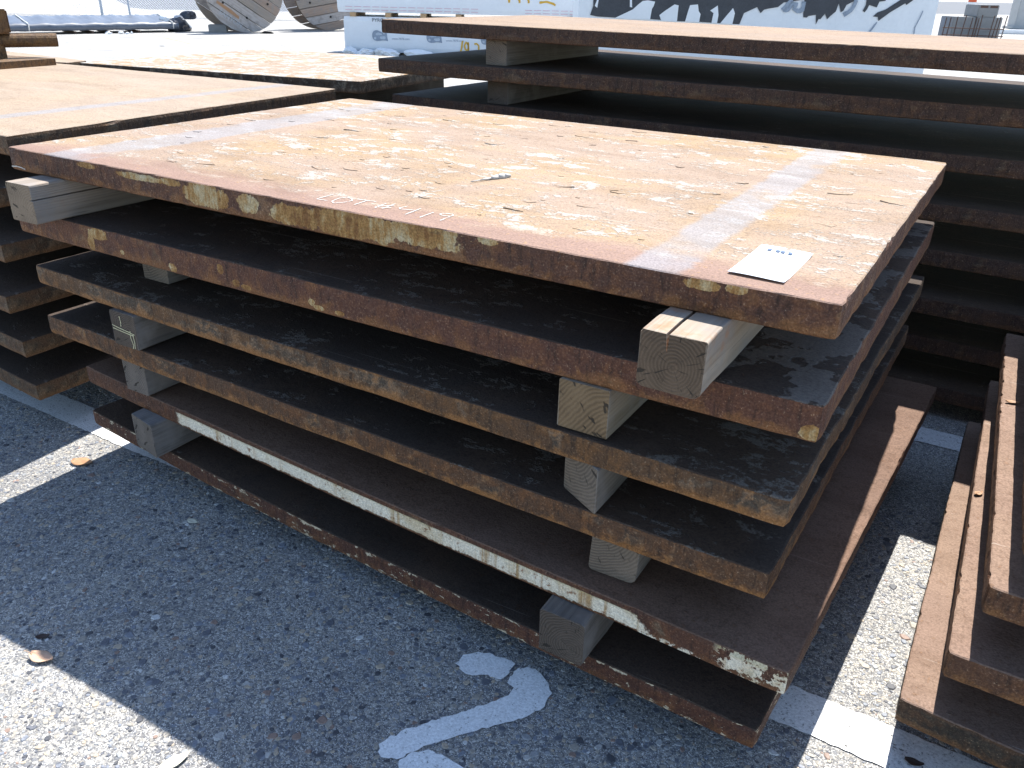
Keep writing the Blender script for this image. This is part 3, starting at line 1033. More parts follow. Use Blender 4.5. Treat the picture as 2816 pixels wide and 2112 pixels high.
mr_ = [rust('rusted_plate_right', 161, base=(0.145, 0.075, 0.048), warm=(0.19, 0.095, 0.05), orange=0.45, grey=0.15, flake=0.06, top_a=(0.195, 0.128, 0.096), top_b=(0.205, 0.137, 0.098)),
       rust('rusted_plate_right_scorched', 162, base=(0.115, 0.070, 0.045), warm=(0.16, 0.09, 0.05), orange=0.3, grey=0.85, greycol=(.055, .055, .05), flake=0.06, top_a=(0.195, 0.130, 0.098), top_b=(0.205, 0.138, 0.099))]

LQ = [[(-4.05, .17), (-2.064, .079), (-2.151, 1.406), (-4.10, 1.30)]]
for (bx, by) in ((-2.13, .05), (-2.106, .022), (-2.105, .0), (-2.112, .017), (-2.113, .024)):
    LQ.append([(bx - 1.9, by + .15), (bx, by), (bx - .015, by + 1.25), (bx - 1.9, by + 1.35)])
stack('left', LQ, GZ, .05, .089, mo, 300, (.16, .80), yin=(.30, 1.15),
      labels={0: 'pale rust-pink steel plate with a grey band, topping the left stack'})

MQ = [[(-3.745, 1.403), (-2.252, 1.663), (-2.40, 2.86), (-3.813, 2.62)]]
for k in range(5):
    dx, dy = random.Random(k).uniform(-.03, .03), random.Random(k + 9).uniform(0, .04)
    MQ.append([(-3.74 + dx, 1.43 + dy), (-2.27 + dx, 1.69 + dy), (-2.42 + dx, 2.86 + dy), (-3.81 + dx, 2.64 + dy)])
stack('low rear left', MQ, GZ, .05, .089, mM, 340, (.2, .8), yin=(.15, 1.0), labels={0: 'steel plate with peeling white and orange patches, topping the low rear left stack'}, step=.06)

BX = .62
BQ = [[(-2.134, 1.668), (BX, 1.459), (BX + .05, 2.27), (-2.05, 2.73)], [(-2.099, 1.595), (BX, 1.560), (BX + .03, 2.37), (-2.06, 2.80)]]
for k, (dx, dy) in enumerate(((.02, .03), (-.03, .0), (.03, .02), (0, -.02), (.04, .03), (-.02, 0), (.02, .02))):
    BQ.append([(-2.10 + dx, 1.62 + dy), (BX + dx, 1.55 + dy), (BX + .06 + dx, 2.66 + dy), (-2.06 + dx, 2.72 + dy)])
BQ = BQ[:8]
stack('tall rear', BQ, GZ + .24, .05, .0876, mb, 380, {0: (.198, .97), 1: (.188, .97), 'all': (.2, .97)}, yin={0: (.03, .80), 1: (.08, .78), 'all': (.12, .9)},
      labels={0: 'dark-edged rusted plate topping the tall stack behind the centre stack', 1: 'dark steel plate second from the top of the tall stack behind'}, step=.03,
      edge_rough=(.0012, .001, .0012, .001))

RQ = [[(.284, .050), (2.1, .03), (2.1, 1.25), (.248, 1.25)], [(.264, .089), (2.1, .0), (2.1, 1.2), (.226, 1.26)], [(.241, .088), (2.06, .06), (2.06, 1.2), (.222, 1.27)], [(.195, .107), (2.02, -.06), (2.03, 1.2), (.200, 1.29)]]
stack('right-hand', RQ, GZ - .273, .05, .089, [mr_[0], mr_[0], mr_[0], mr_[1]], 420, (.3, .85), yin=(.1, 1.05), edge_rough=(.0006, .0006, .0006, .0009), step=.012,
      labels={0: 'highest steel plate of the stack at the right edge, only a sliver in view', 3: 'steel plate with a scorched black front edge, bottom of the stack at the right edge'})

# ================================================================== things lying on the plates and ground
ct = thing('paper_tag', 'white card tag with blue squares lying on the top plate', 'tag', (-.130, .128, GZ + .001))
TA = [(-.172, .215), (-.0895, .211), (-.0905, .041), (-.1735, .045)]     # back left, back right, front right, front left
nu, nv = 12, 18
V, F = [], []
for j in range(nv + 1):
    for i in range(nu + 1):
        u, v = i / nu, j / nv
        x = (TA[3][0] * (1 - u) + TA[2][0] * u) * (1 - v) + (TA[0][0] * (1 - u) + TA[1][0] * u) * v
        y = (TA[3][1] * (1 - u) + TA[2][1] * u) * (1 - v) + (TA[0][1] * (1 - u) + TA[1][1] * u) * v
        z = .0006 + .0028 * (2 * v - 1) ** 4 * (.4 + .6 * u) + .0012 * math.sin(3.0 * u + 1.0)
        V.append((x + .130, y - .128, z))
hole = (nu // 2, nv - 1)
for j in range(nv):
    for i in range(nu):
        if (i, j) == hole:
            continue
        a = j * (nu + 1) + i
        F.append((a, a + 1, a + nu + 2, a + nu + 1))
card = link('card', mesh('card', V, F, True), M['card'], ct)
sol = card.modifiers.new('thick', 'SOLIDIFY')
sol.thickness = .0006
for k, (u0, u1) in enumerate(((.20, .28), (.36, .44), (.455, .535), (.60, .68))):
    pts = []
    for (u, v) in ((u0, .83), (u1, .83), (u1, .895), (u0, .895)):
        x = (TA[3][0] * (1 - u) + TA[2][0] * u) * (1 - v) + (TA[0][0] * (1 - u) + TA[1][0] * u) * v
        y = (TA[3][1] * (1 - u) + TA[2][1] * u) * (1 - v) + (TA[0][1] * (1 - u) + TA[1][1] * u) * v
        pts.append((x + .130, y - .128, .0036))
    MB().poly(pts).build('printed_square', M['blueink'], ct)
rnd = random.Random(8)
tl = MB()
for row, vv in ((0, .155), (1, .195)):
    u = .22 if row == 0 else .30
    while u < (.86 if row == 0 else .45):
        du = rnd.uniform(.012, .035)
        pts = []
        for (uu, v) in ((u, vv), (u + du, vv), (u + du, vv + .014), (u, vv + .014)):
            x = (TA[3][0] * (1 - uu) + TA[2][0] * uu) * (1 - v) + (TA[0][0] * (1 - uu) + TA[1][0] * uu) * v
            y = (TA[3][1] * (1 - uu) + TA[2][1] * uu) * (1 - v) + (TA[0][1] * (1 - uu) + TA[1][1] * uu) * v
            pts.append((x + .130, y - .128, .0034))
        tl.poly(pts)
        u += du + rnd.uniform(.01, .03)
tl.build('small_print', M['greyink'], ct)

# a dried smear of caulk with its string on the top plate
mbx = MB()
pp = [(-.812, .328), (-.805, .352), (-.797, .380), (-.791, .398), (-.785, .412), (-.778, .430)]
rr_ = [.0012, .0014, .0026, .0062, .0078, .0030]
for a, b, r1, r2 in zip(pp[:-1], pp[1:], rr_[:-1], rr_[1:]):
    mbx.tube((a[0] + .79, a[1] - .38, .003), (b[0] + .79, b[1] - .38, .003), r1, 7, r2)
tag(mbx.build('caulk_scrap', M['twig'], None, (-.79, .38, GZ), smooth=True), 'small grey twisted scrap with a stringy tail lying on the top plate', 'scrap')


def leaf(label, x, y, z, L, W, rz, mat, curl=.012, tilt=0.0, stem=True):
    V, F = [], []
    n = 10
    for i in range(n + 1):
        u = i / n
        w = W * .5 * math.sin(math.pi * min(1, max(0, .04 + .93 * u))) ** .8 * (1.15 - .3 * u)
        for s in (-1, -.5, 0, .5, 1):
            V.append((L * (u - .5), w * s, .0015 + curl * (.35 * s * s + (u - .5) ** 2 * 1.6) + .0006 * math.sin(9 * u + 4 * s)))
    for i in range(n):
        for k in range(4):
            a = i * 5 + k
            F.append((a, a + 5, a + 6, a + 1))
    me = mesh('dry_leaf', V, F, True)
    o = link('dry_leaf', me, mat, None, (x, y, z + (gz(x, y) if z < .1 else 0)))
    o.rotation_euler = (tilt, 0, rz)
    sm = o.modifiers.new('thick', 'SOLIDIFY')
    sm.thickness = .0006
    if stem:
        MB().tube((-L * .5 - .018, .002, .008), (-L * .5 + .004, 0, .0035 + curl * .4), .0007, 6).build('stem', mat, o)
    return tag(o, label, 'leaf', 'fallen leaves')


leaf('orange-brown dry leaf in the sunlit strip left of the centre stack', -1.893, -.014, 0.001, .062, .040, .35, M['leaf_orange'], .010, stem=False)
leaf('pale tan leaf at the sunlit edge of the shadow, lower left', -1.253, -.525, 0.001, .052, .030, .25, M['leaf_tan'], .014)
leaf('small dark brown leaf in the shade, lower left', -1.311, -.488, 0.001, .026, .014, .8, M['leaf_dark'], .006, stem=False)
leaf('bleached pale leaf at the bottom edge of the picture', -.828, -.552, 0.001, .050, .022, 1.25, M['leaf_pale'], .010, stem=False)
leaf('small rounded tan leaf flat on the shaded pavement near the bottom plate', -1.387, -.052, 0.001, .030, .018, .1, M['leaf_pale'], .003, stem=False)
leaf('yellow leaf on the third plate of the right-hand stack', .262, .80, GZ - .411, .028, .012, .3, M['leaf_orange'], .006, stem=False)
leaf('yellow leaf lying on the second lowest plate of the right-hand stack', .243, .62, GZ - .550, .022, .012, 1.0, M['leaf_orange'], .006, stem=False)
leaf('dark red leaf on the painted line at the lower right corner', .245, .118, 0.004, .030, .016, .1, M['leaf_dark'], .010, stem=False)


# ================================================================== the yard behind
RZ = -YAW
_o = Vector((0.1548, -1.1182))
_ru, _fv = Vector((math.cos(YAW), -math.sin(YAW))), Vector((math.sin(YAW), math.cos(YAW)))


def yard(u, v, z=0.0):
    """u metres to the right, v metres out along the yard from where the photographer stands"""
    p = _o + u * _ru + v * _fv
    return (p.x, p.y, z)


M['tarp'] = plain('navy_tarpaulin', (0.085, 0.10, 0.13), 0.42, 0.25, 3, spec=0.6)
M['tarp_dark'] = plain('black_plastic_sheet', (0.035, 0.04, 0.055), 0.35, 0.3, 6, spec=0.6)
M['strap'] = plain('pale_strap', (0.62, 0.60, 0.56), 0.6)
M['wrap'] = plain('white_lumber_wrap', (0.68, 0.71, 0.74), 0.45, 0.05, 2.5)
M['wrap_loose'] = plain('loose_white_wrap', (0.80, 0.80, 0.80), 0.5, 0.06, 5)
M['print_black'] = plain('black_print', (0.045, 0.05, 0.06), 0.5, 0.3, 6)
M['print_grey'] = plain('grey_print', (0.24, 0.29, 0.36), 0.5, 0.3, 40)
M['print_pale'] = plain('pale_grey_print', (0.42, 0.48, 0.55), 0.5, 0.2, 40)
M['print_red'] = plain('faded_red_print', (0.62, 0.40, 0.46), 0.6, 0.1)
M['spray'] = plain('orange_spray_paint', (0.60, 0.36, 0.04), 0.6, 0.12, 20)
M['lumber'] = plain('fresh_lumber', (0.44, 0.29, 0.16), 0.8, 0.2, 12)
M['reel'] = [wood('reel_wood_%s' % n, 60 + k, .9 + k * .3, .02, light=l, dark=d, end=(.3, .26, .22), freq=120.) for k, (n, l, d) in enumerate((
    ('grey', (.47, .42, .37), (.30, .26, .22)), ('tan', (.50, .40, .33), (.32, .24, .19)), ('pale', (.62, .59, .57), (.44, .41, .39))))]
M['drum'] = plain('reel_drum', (0.30, 0.27, 0.24), 0.8, 0.25, 5)
M['hole'] = plain('dark_hole', (0.012, 0.012, 0.012), 0.9)
M['galv'] = plain('galvanised_steel', (0.42, 0.46, 0.52), 0.4, 0.1, 10, metal=0.3)
M['concrete'] = plain('grey_concrete', (0.24, 0.24, 0.235), 0.85, 0.15, 6)
M['concrete_pale'] = plain('pale_concrete', (0.42, 0.42, 0.41), 0.85, 0.1, 4)
M['rebar'] = plain('rusty_rebar', (0.10, 0.06, 0.045), 0.8, 0.3, 30)
M['blue_drum'] = plain('blue_plastic', (0.07, 0.20, 0.50), 0.4, 0.1, 6)
M['cone'] = plain('orange_plastic', (0.62, 0.12, 0.04), 0.5, 0.1, 6)
M['white_band'] = plain('white_band', (0.75, 0.75, 0.75), 0.5, 0.05)
M['road'] = plain('dark_road', (0.085, 0.09, 0.10), 0.8, 0.15, 0.6)
M['barsteel'] = rust('rusted_bar', 171, base=(0.16, 0.10, 0.055), warm=(0.22, 0.14, 0.06), orange=.3, grey=.3, greycol=(.14, .13, .09), t=.07, top_a=(.36, .25, .15), top_b=(.34, .24, .12), flake=.2)[0]


def frame(name, label, cat, u, v, extra=0.0, group=None, z=0.0):
    return thing(name, label, cat, yard(u, v, z), group, RZ + extra)


# ---- lines and roadway of the far yard
def ystrip(name, a, b, w, mat, z=.004):
    a, b = Vector(a), Vector(b)
    d = (b - a).normalized()
    n = Vector((-d.y, d.x)) * w / 2
    pts = [yard(*(a - n)), yard(*(b - n)), yard(*(b + n)), yard(*(a + n))]
    link(name, mesh(name, [(p[0], p[1], z) for p in pts], [(0, 1, 2, 3)]), mat, kind='structure')


ystrip('painted_line', (-7.9, 16.05), (-5.6, 15.4), .11, M['paint_far'])
ystrip('painted_line', (-7.75, 16.25), (-5.71, 17.8), .11, M['paint_far'])
ystrip('painted_line', (-5.75, 17.8), (-2.5, 16.15), .11, M['paint_far'], .0045)
ystrip('painted_line', (-6.85, 17.0), (-4.9, 16.2), .10, M['paint_far'])
ystrip('painted_line', (-8.2, 20.2), (-6.6, 17.9), .10, M['paint_yellow'])
rp = [(-40, 66), (-21.5, 48.5), (-16.0, 37.4), (-14.7, 35.9), (-8, 37.6), (-3, 44), (-3, 90), (-40, 110)]
link('road', mesh('road', [yard(u, v, .004) for u, v in rp], [tuple(range(len(rp)))]), M['road'], kind='structure')
rp = [(20, 58), (60, 70), (120, 160), (20, 150)]
link('road', mesh('road', [yard(u, v, .004) for u, v in rp], [tuple(range(len(rp)))]), M['road'], kind='structure')

# ---- wooden cable reels
def reel(label, u, v, R, turn, plank_angle, seed, width=.80):
    rnd = random.Random(seed)
    root = frame('cable_reel', label, 'cable reel', u, v, turn, 'wooden cable reels')
    ca, sa = math.cos(plank_angle), math.sin(plank_angle)
    npk = 9
    for side, (y0, y1) in enumerate(((0.0, .075), (width, width + .075))):
        for k in range(npk):
            s0, s1 = -R + 2 * R * k / npk + .009, -R + 2 * R * (k + 1) / npk - .009
            pts = []
            m = 7
            for i in range(m + 1):
                s = s0 + (s1 - s0) * i / m
                pts.append((math.sqrt(max(0, R * R - s * s)), s))
            for i in range(m + 1):
                s = s1 - (s1 - s0) * i / m
                pts.append((-math.sqrt(max(0, R * R - s * s)), s))
            dy = rnd.uniform(-.006, .006)
            # plank lies along local y so its grain follows the board
            mbk = MB()
            mbk.poly([(q[1], q[0], 0.0) for q in pts], depth=(0, 0, y1 - y0))
            o = mbk.build('plank', M['reel'][rnd.choice((0, 0, 1, 1, 2))], root)
            ex = Vector((-sa, 0, ca))     # strip direction
            ey = Vector((ca, 0, sa))      # along the board
            ez = ex.cross(ey)
            mt = Matrix((ex, ey, ez)).transposed().to_4x4()
            mt.translation = Vector((0, (y1 if ez.y < 0 else y0) + dy, R))
            o.matrix_local = mt
    MB().tube((0, .075, R), (0, width, R), R * .52, 28).build('drum', M['drum'], root)
    for k in range(6):
        a = .5 + k * math.pi / 3
        MB().tube((math.cos(a) * R * .66, -.012, R + math.sin(a) * R * .66), (math.cos(a) * R * .66, .02, R + math.sin(a) * R * .66), .026, 8).build('bolt', M['hole'], root)
    return root


r1 = reel('large wooden cable reel on its rim, left of the pair', -6.62, 21.98, .97, .66, -.58, 3)
r2 = reel('large wooden cable reel partly hidden behind the white-wrapped packs', -4.95, 23.75, .97, .63, .16, 5)
mt = Matrix.Rotation(-.58, 4, 'Y').inverted() @ Matrix.Rotation(math.pi / 2, 4, 'X')
mt.translation = Vector((-.70, -.012, .44))
text_mesh('stencil_lettering', 'SANYON', .15, M['greyink'], r1, mt)
MB().poly([(-.72, -.010, .66), (-.42, -.010, .44), (-.22, -.010, .30), (-.20, -.010, .36), (-.40, -.010, .53), (-.70, -.010, .72)]).build('stain', M['leaf_orange'], r1)
MB().box(-.42, .0, -.1, .25, 0, .17).build('reel_chock', M['concrete'], frame('chock_block', 'grey block wedged under the left side of the left cable reel', 'chock', -7.12, 21.9, .2), bevel=.01)
MB().poly([(-.16, 0, 0), (.16, 0, 0), (.10, 0, .045), (-.05, 0, .055)], depth=(0, .12, 0)).build('wedge', M['hole'], frame('wedge', 'small dark wedge at the right foot of the left cable reel', 'wedge', -6.12, 21.7))

# ---- tarpaulin-wrapped bundle
tb = thing('tarp_bundle', 'long low bundle wrapped in shiny dark tarpaulin, left background', 'bundle', yard(-8.15, 21.55), None, RZ)
a, b = Vector((-3.45, -3.15)), Vector((0.0, 0.0))
dv = (b - a).normalized()
pv = Vector((-dv.y, dv.x))
Lb = (b - a).length
rnd = random.Random(21)
nu = 60
sec = [(0, .07), (-.01, .13), (0, .20), (.12, .225), (.3, .25), (.5, .285), (.7, .32), (.9, .35), (.93, .2), (.92, .07)]
ph = [rnd.uniform(0, 6) for _ in range(12)]
V, F = [], []
for i in range(nu + 1):
    s = i / nu
    c = a + dv * (s * Lb)
    for j, (d, z) in enumerate(sec):
        wr = .010 * math.sin(9 * s * 6.28 + ph[j % 12] + j) + .007 * math.sin(23 * s * 6.28 + 2 * j + ph[(j + 3) % 12])
        tw = math.exp(-((s - .12) / .07) ** 2) * .03 * math.sin(40 * s + 3 * j)
        q = c + pv * (d * 1.0 + wr * .6)
        V.append((q.x, q.y, max(.05, z + (wr if 2 <= j <= 7 else wr * .3) + tw)))
m = len(sec)
for i in range(nu):
    for j in range(m):
        j2 = (j + 1) % m
        F.append((i * m + j, (i + 1) * m + j, (i + 1) * m + j2, i * m + j2))
F.append(tuple(reversed(range(m))))
F.append(tuple(nu * m + j for j in range(m)))
o = link('tarpaulin', mesh('tarpaulin', V, F, True), M['tarp'], tb)
for k, s in enumerate((.30, .97)):
    c = a + dv * (s * Lb)
    pts = [c + pv * d for d, z in sec[:9]]
    mbk = MB()
    for (d1, z1), (d2, z2) in zip(sec[:8], sec[1:9]):
        p1, p2 = c + pv * (d1 - .01), c + pv * (d2 - .01)
        mbk.tube((p1.x, p1.y, z1 + .016), (p2.x, p2.y, z2 + .016), .014, 5)
    mbk.build('strap', M['strap'], tb)
for k, s in enumerate((.16, .50, .58, .66, .80)):
    c = a + dv * (s * Lb)
    mbk = MB()
    q0, q1 = c + pv * .04, c + pv * .9
    mbk.tube((q0.x, q0.y, .03), (q1.x, q1.y, .03), .035, 4)
    mbk.build('bearer', M['rebar'], tb)


def crumple(name, mat, parent, loc, sx, sy, sz, seed, sub=3, amp=.35):
    bm = bmesh.new()
    bmesh.ops.create_icosphere(bm, subdivisions=sub, radius=1.0)
    r = random.Random(seed)
    dirs = [(Vector((r.gauss(0, 1), r.gauss(0, 1), r.gauss(0, 1))).normalized(), r.uniform(.6, 1.0)) for _ in range(16)]
    for v in bm.verts:
        n = v.co.normalized()
        d = 1.0
        for q, lim in dirs:
            t = n.dot(q)
            if t > 0.05:
                d = min(d, lim / t) if lim / t < d else d
        d *= 1 + r.uniform(-amp, amp) * .18
        v.co = Vector((n.x * d * sx, n.y * d * sy, max(0.0, (n.z * d + .55) * sz)))
    me = bpy.data.meshes.new(name)
    bm.to_mesh(me)
    bm.free()
    return link(name, me, mat, parent, loc)


crumple('gathered_end', M['tarp_dark'], tb, (-.12, .30, .0), .30, .34, .27, 5)
crumple('loose_fold', M['wrap_loose'], tb, (-.36, .18, .20), .22, .18, .13, 8)
crumple('loose_fold', M['tarp_dark'], tb, (.02, .66, .26), .22, .2, .16, 9)
lit = frame('plastic_shreds', 'pale plastic shreds on the ground in front of the tarpaulin bundle', 'litter', -9.15, 20.3)
for k in range(9):
    r = random.Random(k)
    crumple('shred', M['wrap_loose'], lit, (r.uniform(-.3, .35), r.uniform(-.15, .15), 0), r.uniform(.03, .10), r.uniform(.02, .05), r.uniform(.015, .05), 40 + k, 1)

# ---- chain-link fence
fr = frame('chain_link_fence', 'chain-link fence with galvanised posts across the far yard', 'fence', -13.74, 29.79)
H = 2.1
for k in range(-3, 3):
    MB().tube((k * 4.25, 0, 0), (k * 4.25, 0, H + .05), .045 if k == 0 else .035, 8).build('post', M['galv'], fr)
MB().tube((-12.8, 0, H), (9.6, 0, H), .021, 6).build('top_rail', M['galv'], fr)
mbk = MB()
x = -12.8 - H
while x < 9.6:
    for sgn in (1, -1):
        x0, x1 = (x, x + H) if sgn > 0 else (x + H, x)
        za, zb = .05, H
        # clip to the fence length
        def cl(xx0, z0, xx1, z1):
            if xx0 < -12.8:
                t = (-12.8 - xx0) / (xx1 - xx0)
                xx0, z0 = -12.8, z0 + t * (z1 - z0)
            if xx1 > 9.6:
                t = (9.6 - xx0) / (xx1 - xx0)
                xx1, z1 = 9.6, z0 + t * (z1 - z0)
            return xx0, z0, xx1, z1
        if sgn > 0:
            q = cl(x0, za, x1, zb)
        else:
            q = cl(x1, zb, x0, za)
        if q[2] > q[0] + .01:
            mbk.tube((q[0], .004 * sgn, q[1]), (q[2], .004 * sgn, q[3]), .004, 3, caps=False)
    x += .085
mbk.build('wire_mesh', M['galv'], fr, kind='stuff')
st = frame('stake', 'thin grey stake standing left of the cable reels', 'stake', -9.45, 21.95)
MB().box(-.02, .02, -.02, .02, 0, .95).build('stake_bar', M['galv'], st, bevel=.004)


# ---- lumber packs in white printed wrap
def pack(label, u, v, w, d, z0, z1, turn, seed, group='wrapped lumber packs'):
    root = frame('lumber_pack', label, 'lumber pack', u, v, turn, group, z0)
    h = z1 - z0
    nx, nz, r = 40, 8, random.Random(seed)
    ph = [r.uniform(0, 6) for _ in range(6)]
    V, F = [], []
    per = []
    for i in range(nx):
        per.append((w * i / nx, 0.0))
    for i in range(10):
        per.append((w, d * i / 10))
    for i in range(nx):
        per.append((w * (1 - i / nx), d))
    for i in range(10):
        per.append((0, d * (1 - i / 10)))
    n = len(per)
    for j in range(nz + 1):
        z = h * j / nz
        for (px, py) in per:
            wob = .004 * math.sin(px * 5 + ph[0] + 3 * z) + .003 * math.sin(px * 13 + ph[1] - 5 * z)
            ins = .012 if j in (0, nz) else 0
            cx, cy = w / 2, d / 2
            V.append((px + (ins if px < cx else -ins), py + (ins if py < cy else -ins) + (abs(wob) if py < cy else 0), z))
    for j in range(nz):
        for i in range(n):
            k = (i + 1) % n
            F.append((j * n + i, j * n + k, (j + 1) * n + k, (j + 1) * n + i))
    F.append(tuple(nz * n + i for i in range(n)))
    F.append(tuple(reversed(range(n))))
    link('wrap', mesh('wrap', V, F), M['wrap'], root)
    return root


def flat(name, pts, mat, parent, y=-.006):
    return MB().poly([(x, y, z) for x, z in pts]).build(name, mat, parent)


def facing(x, z, y=-.006):
    m_ = Matrix.Rotation(math.pi / 2, 4, 'X')
    m_.translation = Vector((x, y, z))
    return m_


lp = pack('lower white-wrapped lumber pack with grey logos and orange 19 2', -3.12, 16.0, 4.3, 1.2, .05, .63, .01, 1)
up = pack('upper white-wrapped lumber pack with rows of small red dashes', -3.22, 16.02, 4.28, 1.2, .70, 1.28, .01, 2)
for k in range(5):
    bq = frame('dunnage_block', 'tan wood block between the two white-wrapped packs, number %d from the left' % (k + 1), 'wood block', -2.95 + .62 * k if k < 4 else .9, 15.99, .01, 'blocks between the wrapped packs', .632)
    bq['label'] = ['tan wood block leftmost between the two wrapped packs', 'bright tan wood block second from left between the two wrapped packs', 'wood block in the middle between the two wrapped packs',
                   'wood block second from right between the two wrapped packs', 'wood block rightmost between the two wrapped packs'][k]
    MB().box(-.05, .05, 0, 1.1, 0, .066).build('block', M['lumber'], bq)
for k, uu in enumerate((-2.9, -.9, 1.0)):
    bq = frame('dunnage_beam', ['left', 'middle', 'right'][k] + ' wood bearer on the ground under the lower wrapped pack', 'wood block', uu, 16.05, .01, None)
    MB().box(-.05, .05, 0, 1.1, 0, .05).build('block', M['lumber'], bq)


def logo(x, z, parent):
    """grey rounded emblem: a dark curled mass with paler inside and a tail"""
    s = .128
    ring = [(x + s * 1.0 * math.cos(a) * .95, z + s * .92 * math.sin(a)) for a in [i * 6.283 / 16 for i in range(16)]]
    e = thing('emblem_anchor', '', '') if False else None
    flat('emblem', chaikin([(x - .13, z), (x - .115, z + .07), (x - .05, z + .10), (x + .02, z + .075), (x + .07, z + .055), (x + .085, z + .02), (x + .10, z + .07), (x + .135, z + .075), (x + .14, z - .02),
                   (x + .155, z - .085), (x + .12, z - .075), (x + .06, z - .07), (x + .01, z - .08), (x - .06, z - .085), (x - .11, z - .06)], 1), M['print_grey'], parent, -.006)
    flat('emblem_shading', chaikin([(x - .075, z + .015), (x - .04, z + .06), (x + .03, z + .045), (x + .06, z + .02), (x + .0, z + .012)], 1), M['print_pale'], parent, -.0085)
    flat('emblem_shading', chaikin([(x - .10, z - .02), (x - .06, z - .015), (x - .05, z - .05), (x - .09, z - .06)], 1), M['print_pale'], parent, -.0085)
    flat('emblem_shading', chaikin([(x + .0, z - .01), (x + .06, z - .005), (x + .11, z - .0), (x + .11, z - .055), (x + .02, z - .05)], 1), M['print_pale'], parent, -.0085)


for k in range(4):
    xx = .62 + .965 * k
    logo(xx, .27 - .012 * k, lp)
    text_mesh('printed_text', 'www.7878.com', .05, M['print_grey'], lp, facing(xx + .22, .215 - .012 * k))
    text_mesh('printed_text', 'PYRO-G', .085, M['print_black'], lp, facing(xx - .12, .50 - .012 * k))
sw = .030
strokes('sprayed_figure', [[(2.10, .22), (2.085, .12), (2.06, .0)]], sw, M['spray'], lp, plane='xz', off=-.008, seed=1)
strokes('sprayed_figure', [[(2.20, .16), (2.165, .20), (2.135, .14), (2.15, .08), (2.19, .055), (2.205, .12), (2.20, .20), (2.205, .06), (2.195, .0)]], sw, M['spray'], lp, plane='xz', off=-.008, seed=2)
strokes('sprayed_figure', [[(2.31, .17), (2.35, .18), (2.39, .14), (2.39, .06), (2.36, .0)]], sw, M['spray'], lp, plane='xz', off=-.008, seed=3)
for k, (x0, x1) in enumerate(((2.98, 3.02), (3.16, 3.20), (3.32, 3.36), (3.55, 3.57))):
    strokes('sprayed_figure', [[(x0, .30), (x1, .24), (x1, .205)] if k < 3 else [(3.55, .215), (3.68, .235), (3.80, .20), (3.83, .175)]], .035, M['spray'], up, plane='xz', off=-.008, seed=10 + k)
for row, zz in ((0, .085), (1, .035)):
    mbk = MB()
    x = .14
    while x < 4.1:
        if int(x * 1.25) % 4 != 3:
            mbk.poly([(x, -.007, zz), (x + .125, -.007, zz), (x + .125, -.007, zz + .009), (x, -.007, zz + .009)])
        x += .158
    mbk.build('dash_row', M['print_red'], up, kind='stuff')
for k, (uu, vv, a1, a2, a3) in enumerate(((-3.0, 15.85, .16, .10, .10), (-2.72, 15.82, .20, .12, .09), (-2.35, 15.8, .24, .14, .10), (-1.75, 15.8, .34, .13, .085), (-1.15, 15.8, .30, .12, .06))):
    o = crumple('loose_wrap', M['wrap_loose'], None, yard(uu, vv), a1, a2, a3, 70 + k, 3, .8)
    o.rotation_euler = (0, 0, RZ)
    tag(o, ['leftmost crumple of white wrap at the foot of the lower pack', 'second crumple of white wrap from the left below the lower pack', 'rounded crumple of white wrap below the first grey emblem',
            'wide crumple of white wrap below the second grey emblem', 'rightmost crumple of white wrap below the lower pack'][k], 'plastic wrap', 'crumpled wrap at the foot of the packs')

dp = pack('tall lumber pack in white wrap with bold black brushed print', .70, 11.0, 4.30, 1.2, .06, 1.62, .0, 5)


def q4(x, y):      # photo measurements of the print, turned into metres on the pack's face
    px, py = 1580 + x / 3.568, y / 3.568
    return ((px - 1590) * .00443, 1.05 - .06 + (px - 1590) * 8.6e-5 - py * .0040)


def q7(x, y):
    px, py = 2100 + x / 4.424, y / 4.424
    return ((px - 1590) * .00443, 1.05 - .06 + (px - 1590) * 8.6e-5 - py * .0040)


flat('print_shape', [q4(*p) for p in ((165, -400), (175, 60), (150, 150), (220, 165), (380, 175), (735, 190), (1000, 210), (1215, 216), (1390, 228), (1610, 240), (1640, 130), (1760, 70), (1800, 130), (1830, 95), (1870, 85), (1960, 70), (2010, 25), (2212, -5), (2212, -400))], M['print_black'], dp, -.007)
for pts in (((385, 182), (470, 140), (560, 95), (610, 45), (650, 12), (700, 5), (770, 18), (760, 60), (745, 90), (735, 195)), ((845, 205), (822, 150), (870, 110), (960, 45), (1000, 55), (998, 215)), ((1078, 212), (1095, 120), (1110, 52), (1185, 45), (1200, 110), (1220, 140), (1215, 220)),
            ((1335, 228), (1345, 130), (1310, 105), (1378, 55), (1395, 150), (1390, 232)), ((1420, 232), (1470, 160), (1528, 80), (1552, 130), (1540, 240)), ((215, -20), (190, 60), (215, 80), (225, 0)), ((525, -10), (530, 70), (552, 75), (545, 0))):
    flat('print_gap', [q4(*p) for p in pts], M['wrap'], dp, -.010)
flat('print_shape', [q7(*p) for p in ((425, -400), (435, 60), (450, 210), (490, 215), (515, 195), (600, 180), (615, 300), (640, 230), (660, 235), (705, 165), (740, 235), (770, 200), (830, 140), (850, 40), (890, 150), (920, 130), (945, 60), (1050, 0), (1050, -400))], M['print_black'], dp, -.007)
flat('print_shape', [q7(*p) for p in ((1285, 200), (1330, 150), (1420, 115), (1560, 10), (1900, -260), (1990, -230), (1660, 60), (1640, 40), (1480, 150), (1360, 255), (1345, 205))], M['print_black'], dp, -.007)
flat('print_shape', [q7(*p) for p in ((1160, -300), (1175, 60), (1150, 130), (1175, 150), (1200, 110), (1215, 60), (1310, 90), (1330, 20), (1400, 10), (1430, -300))], M['print_black'], dp, -.007)
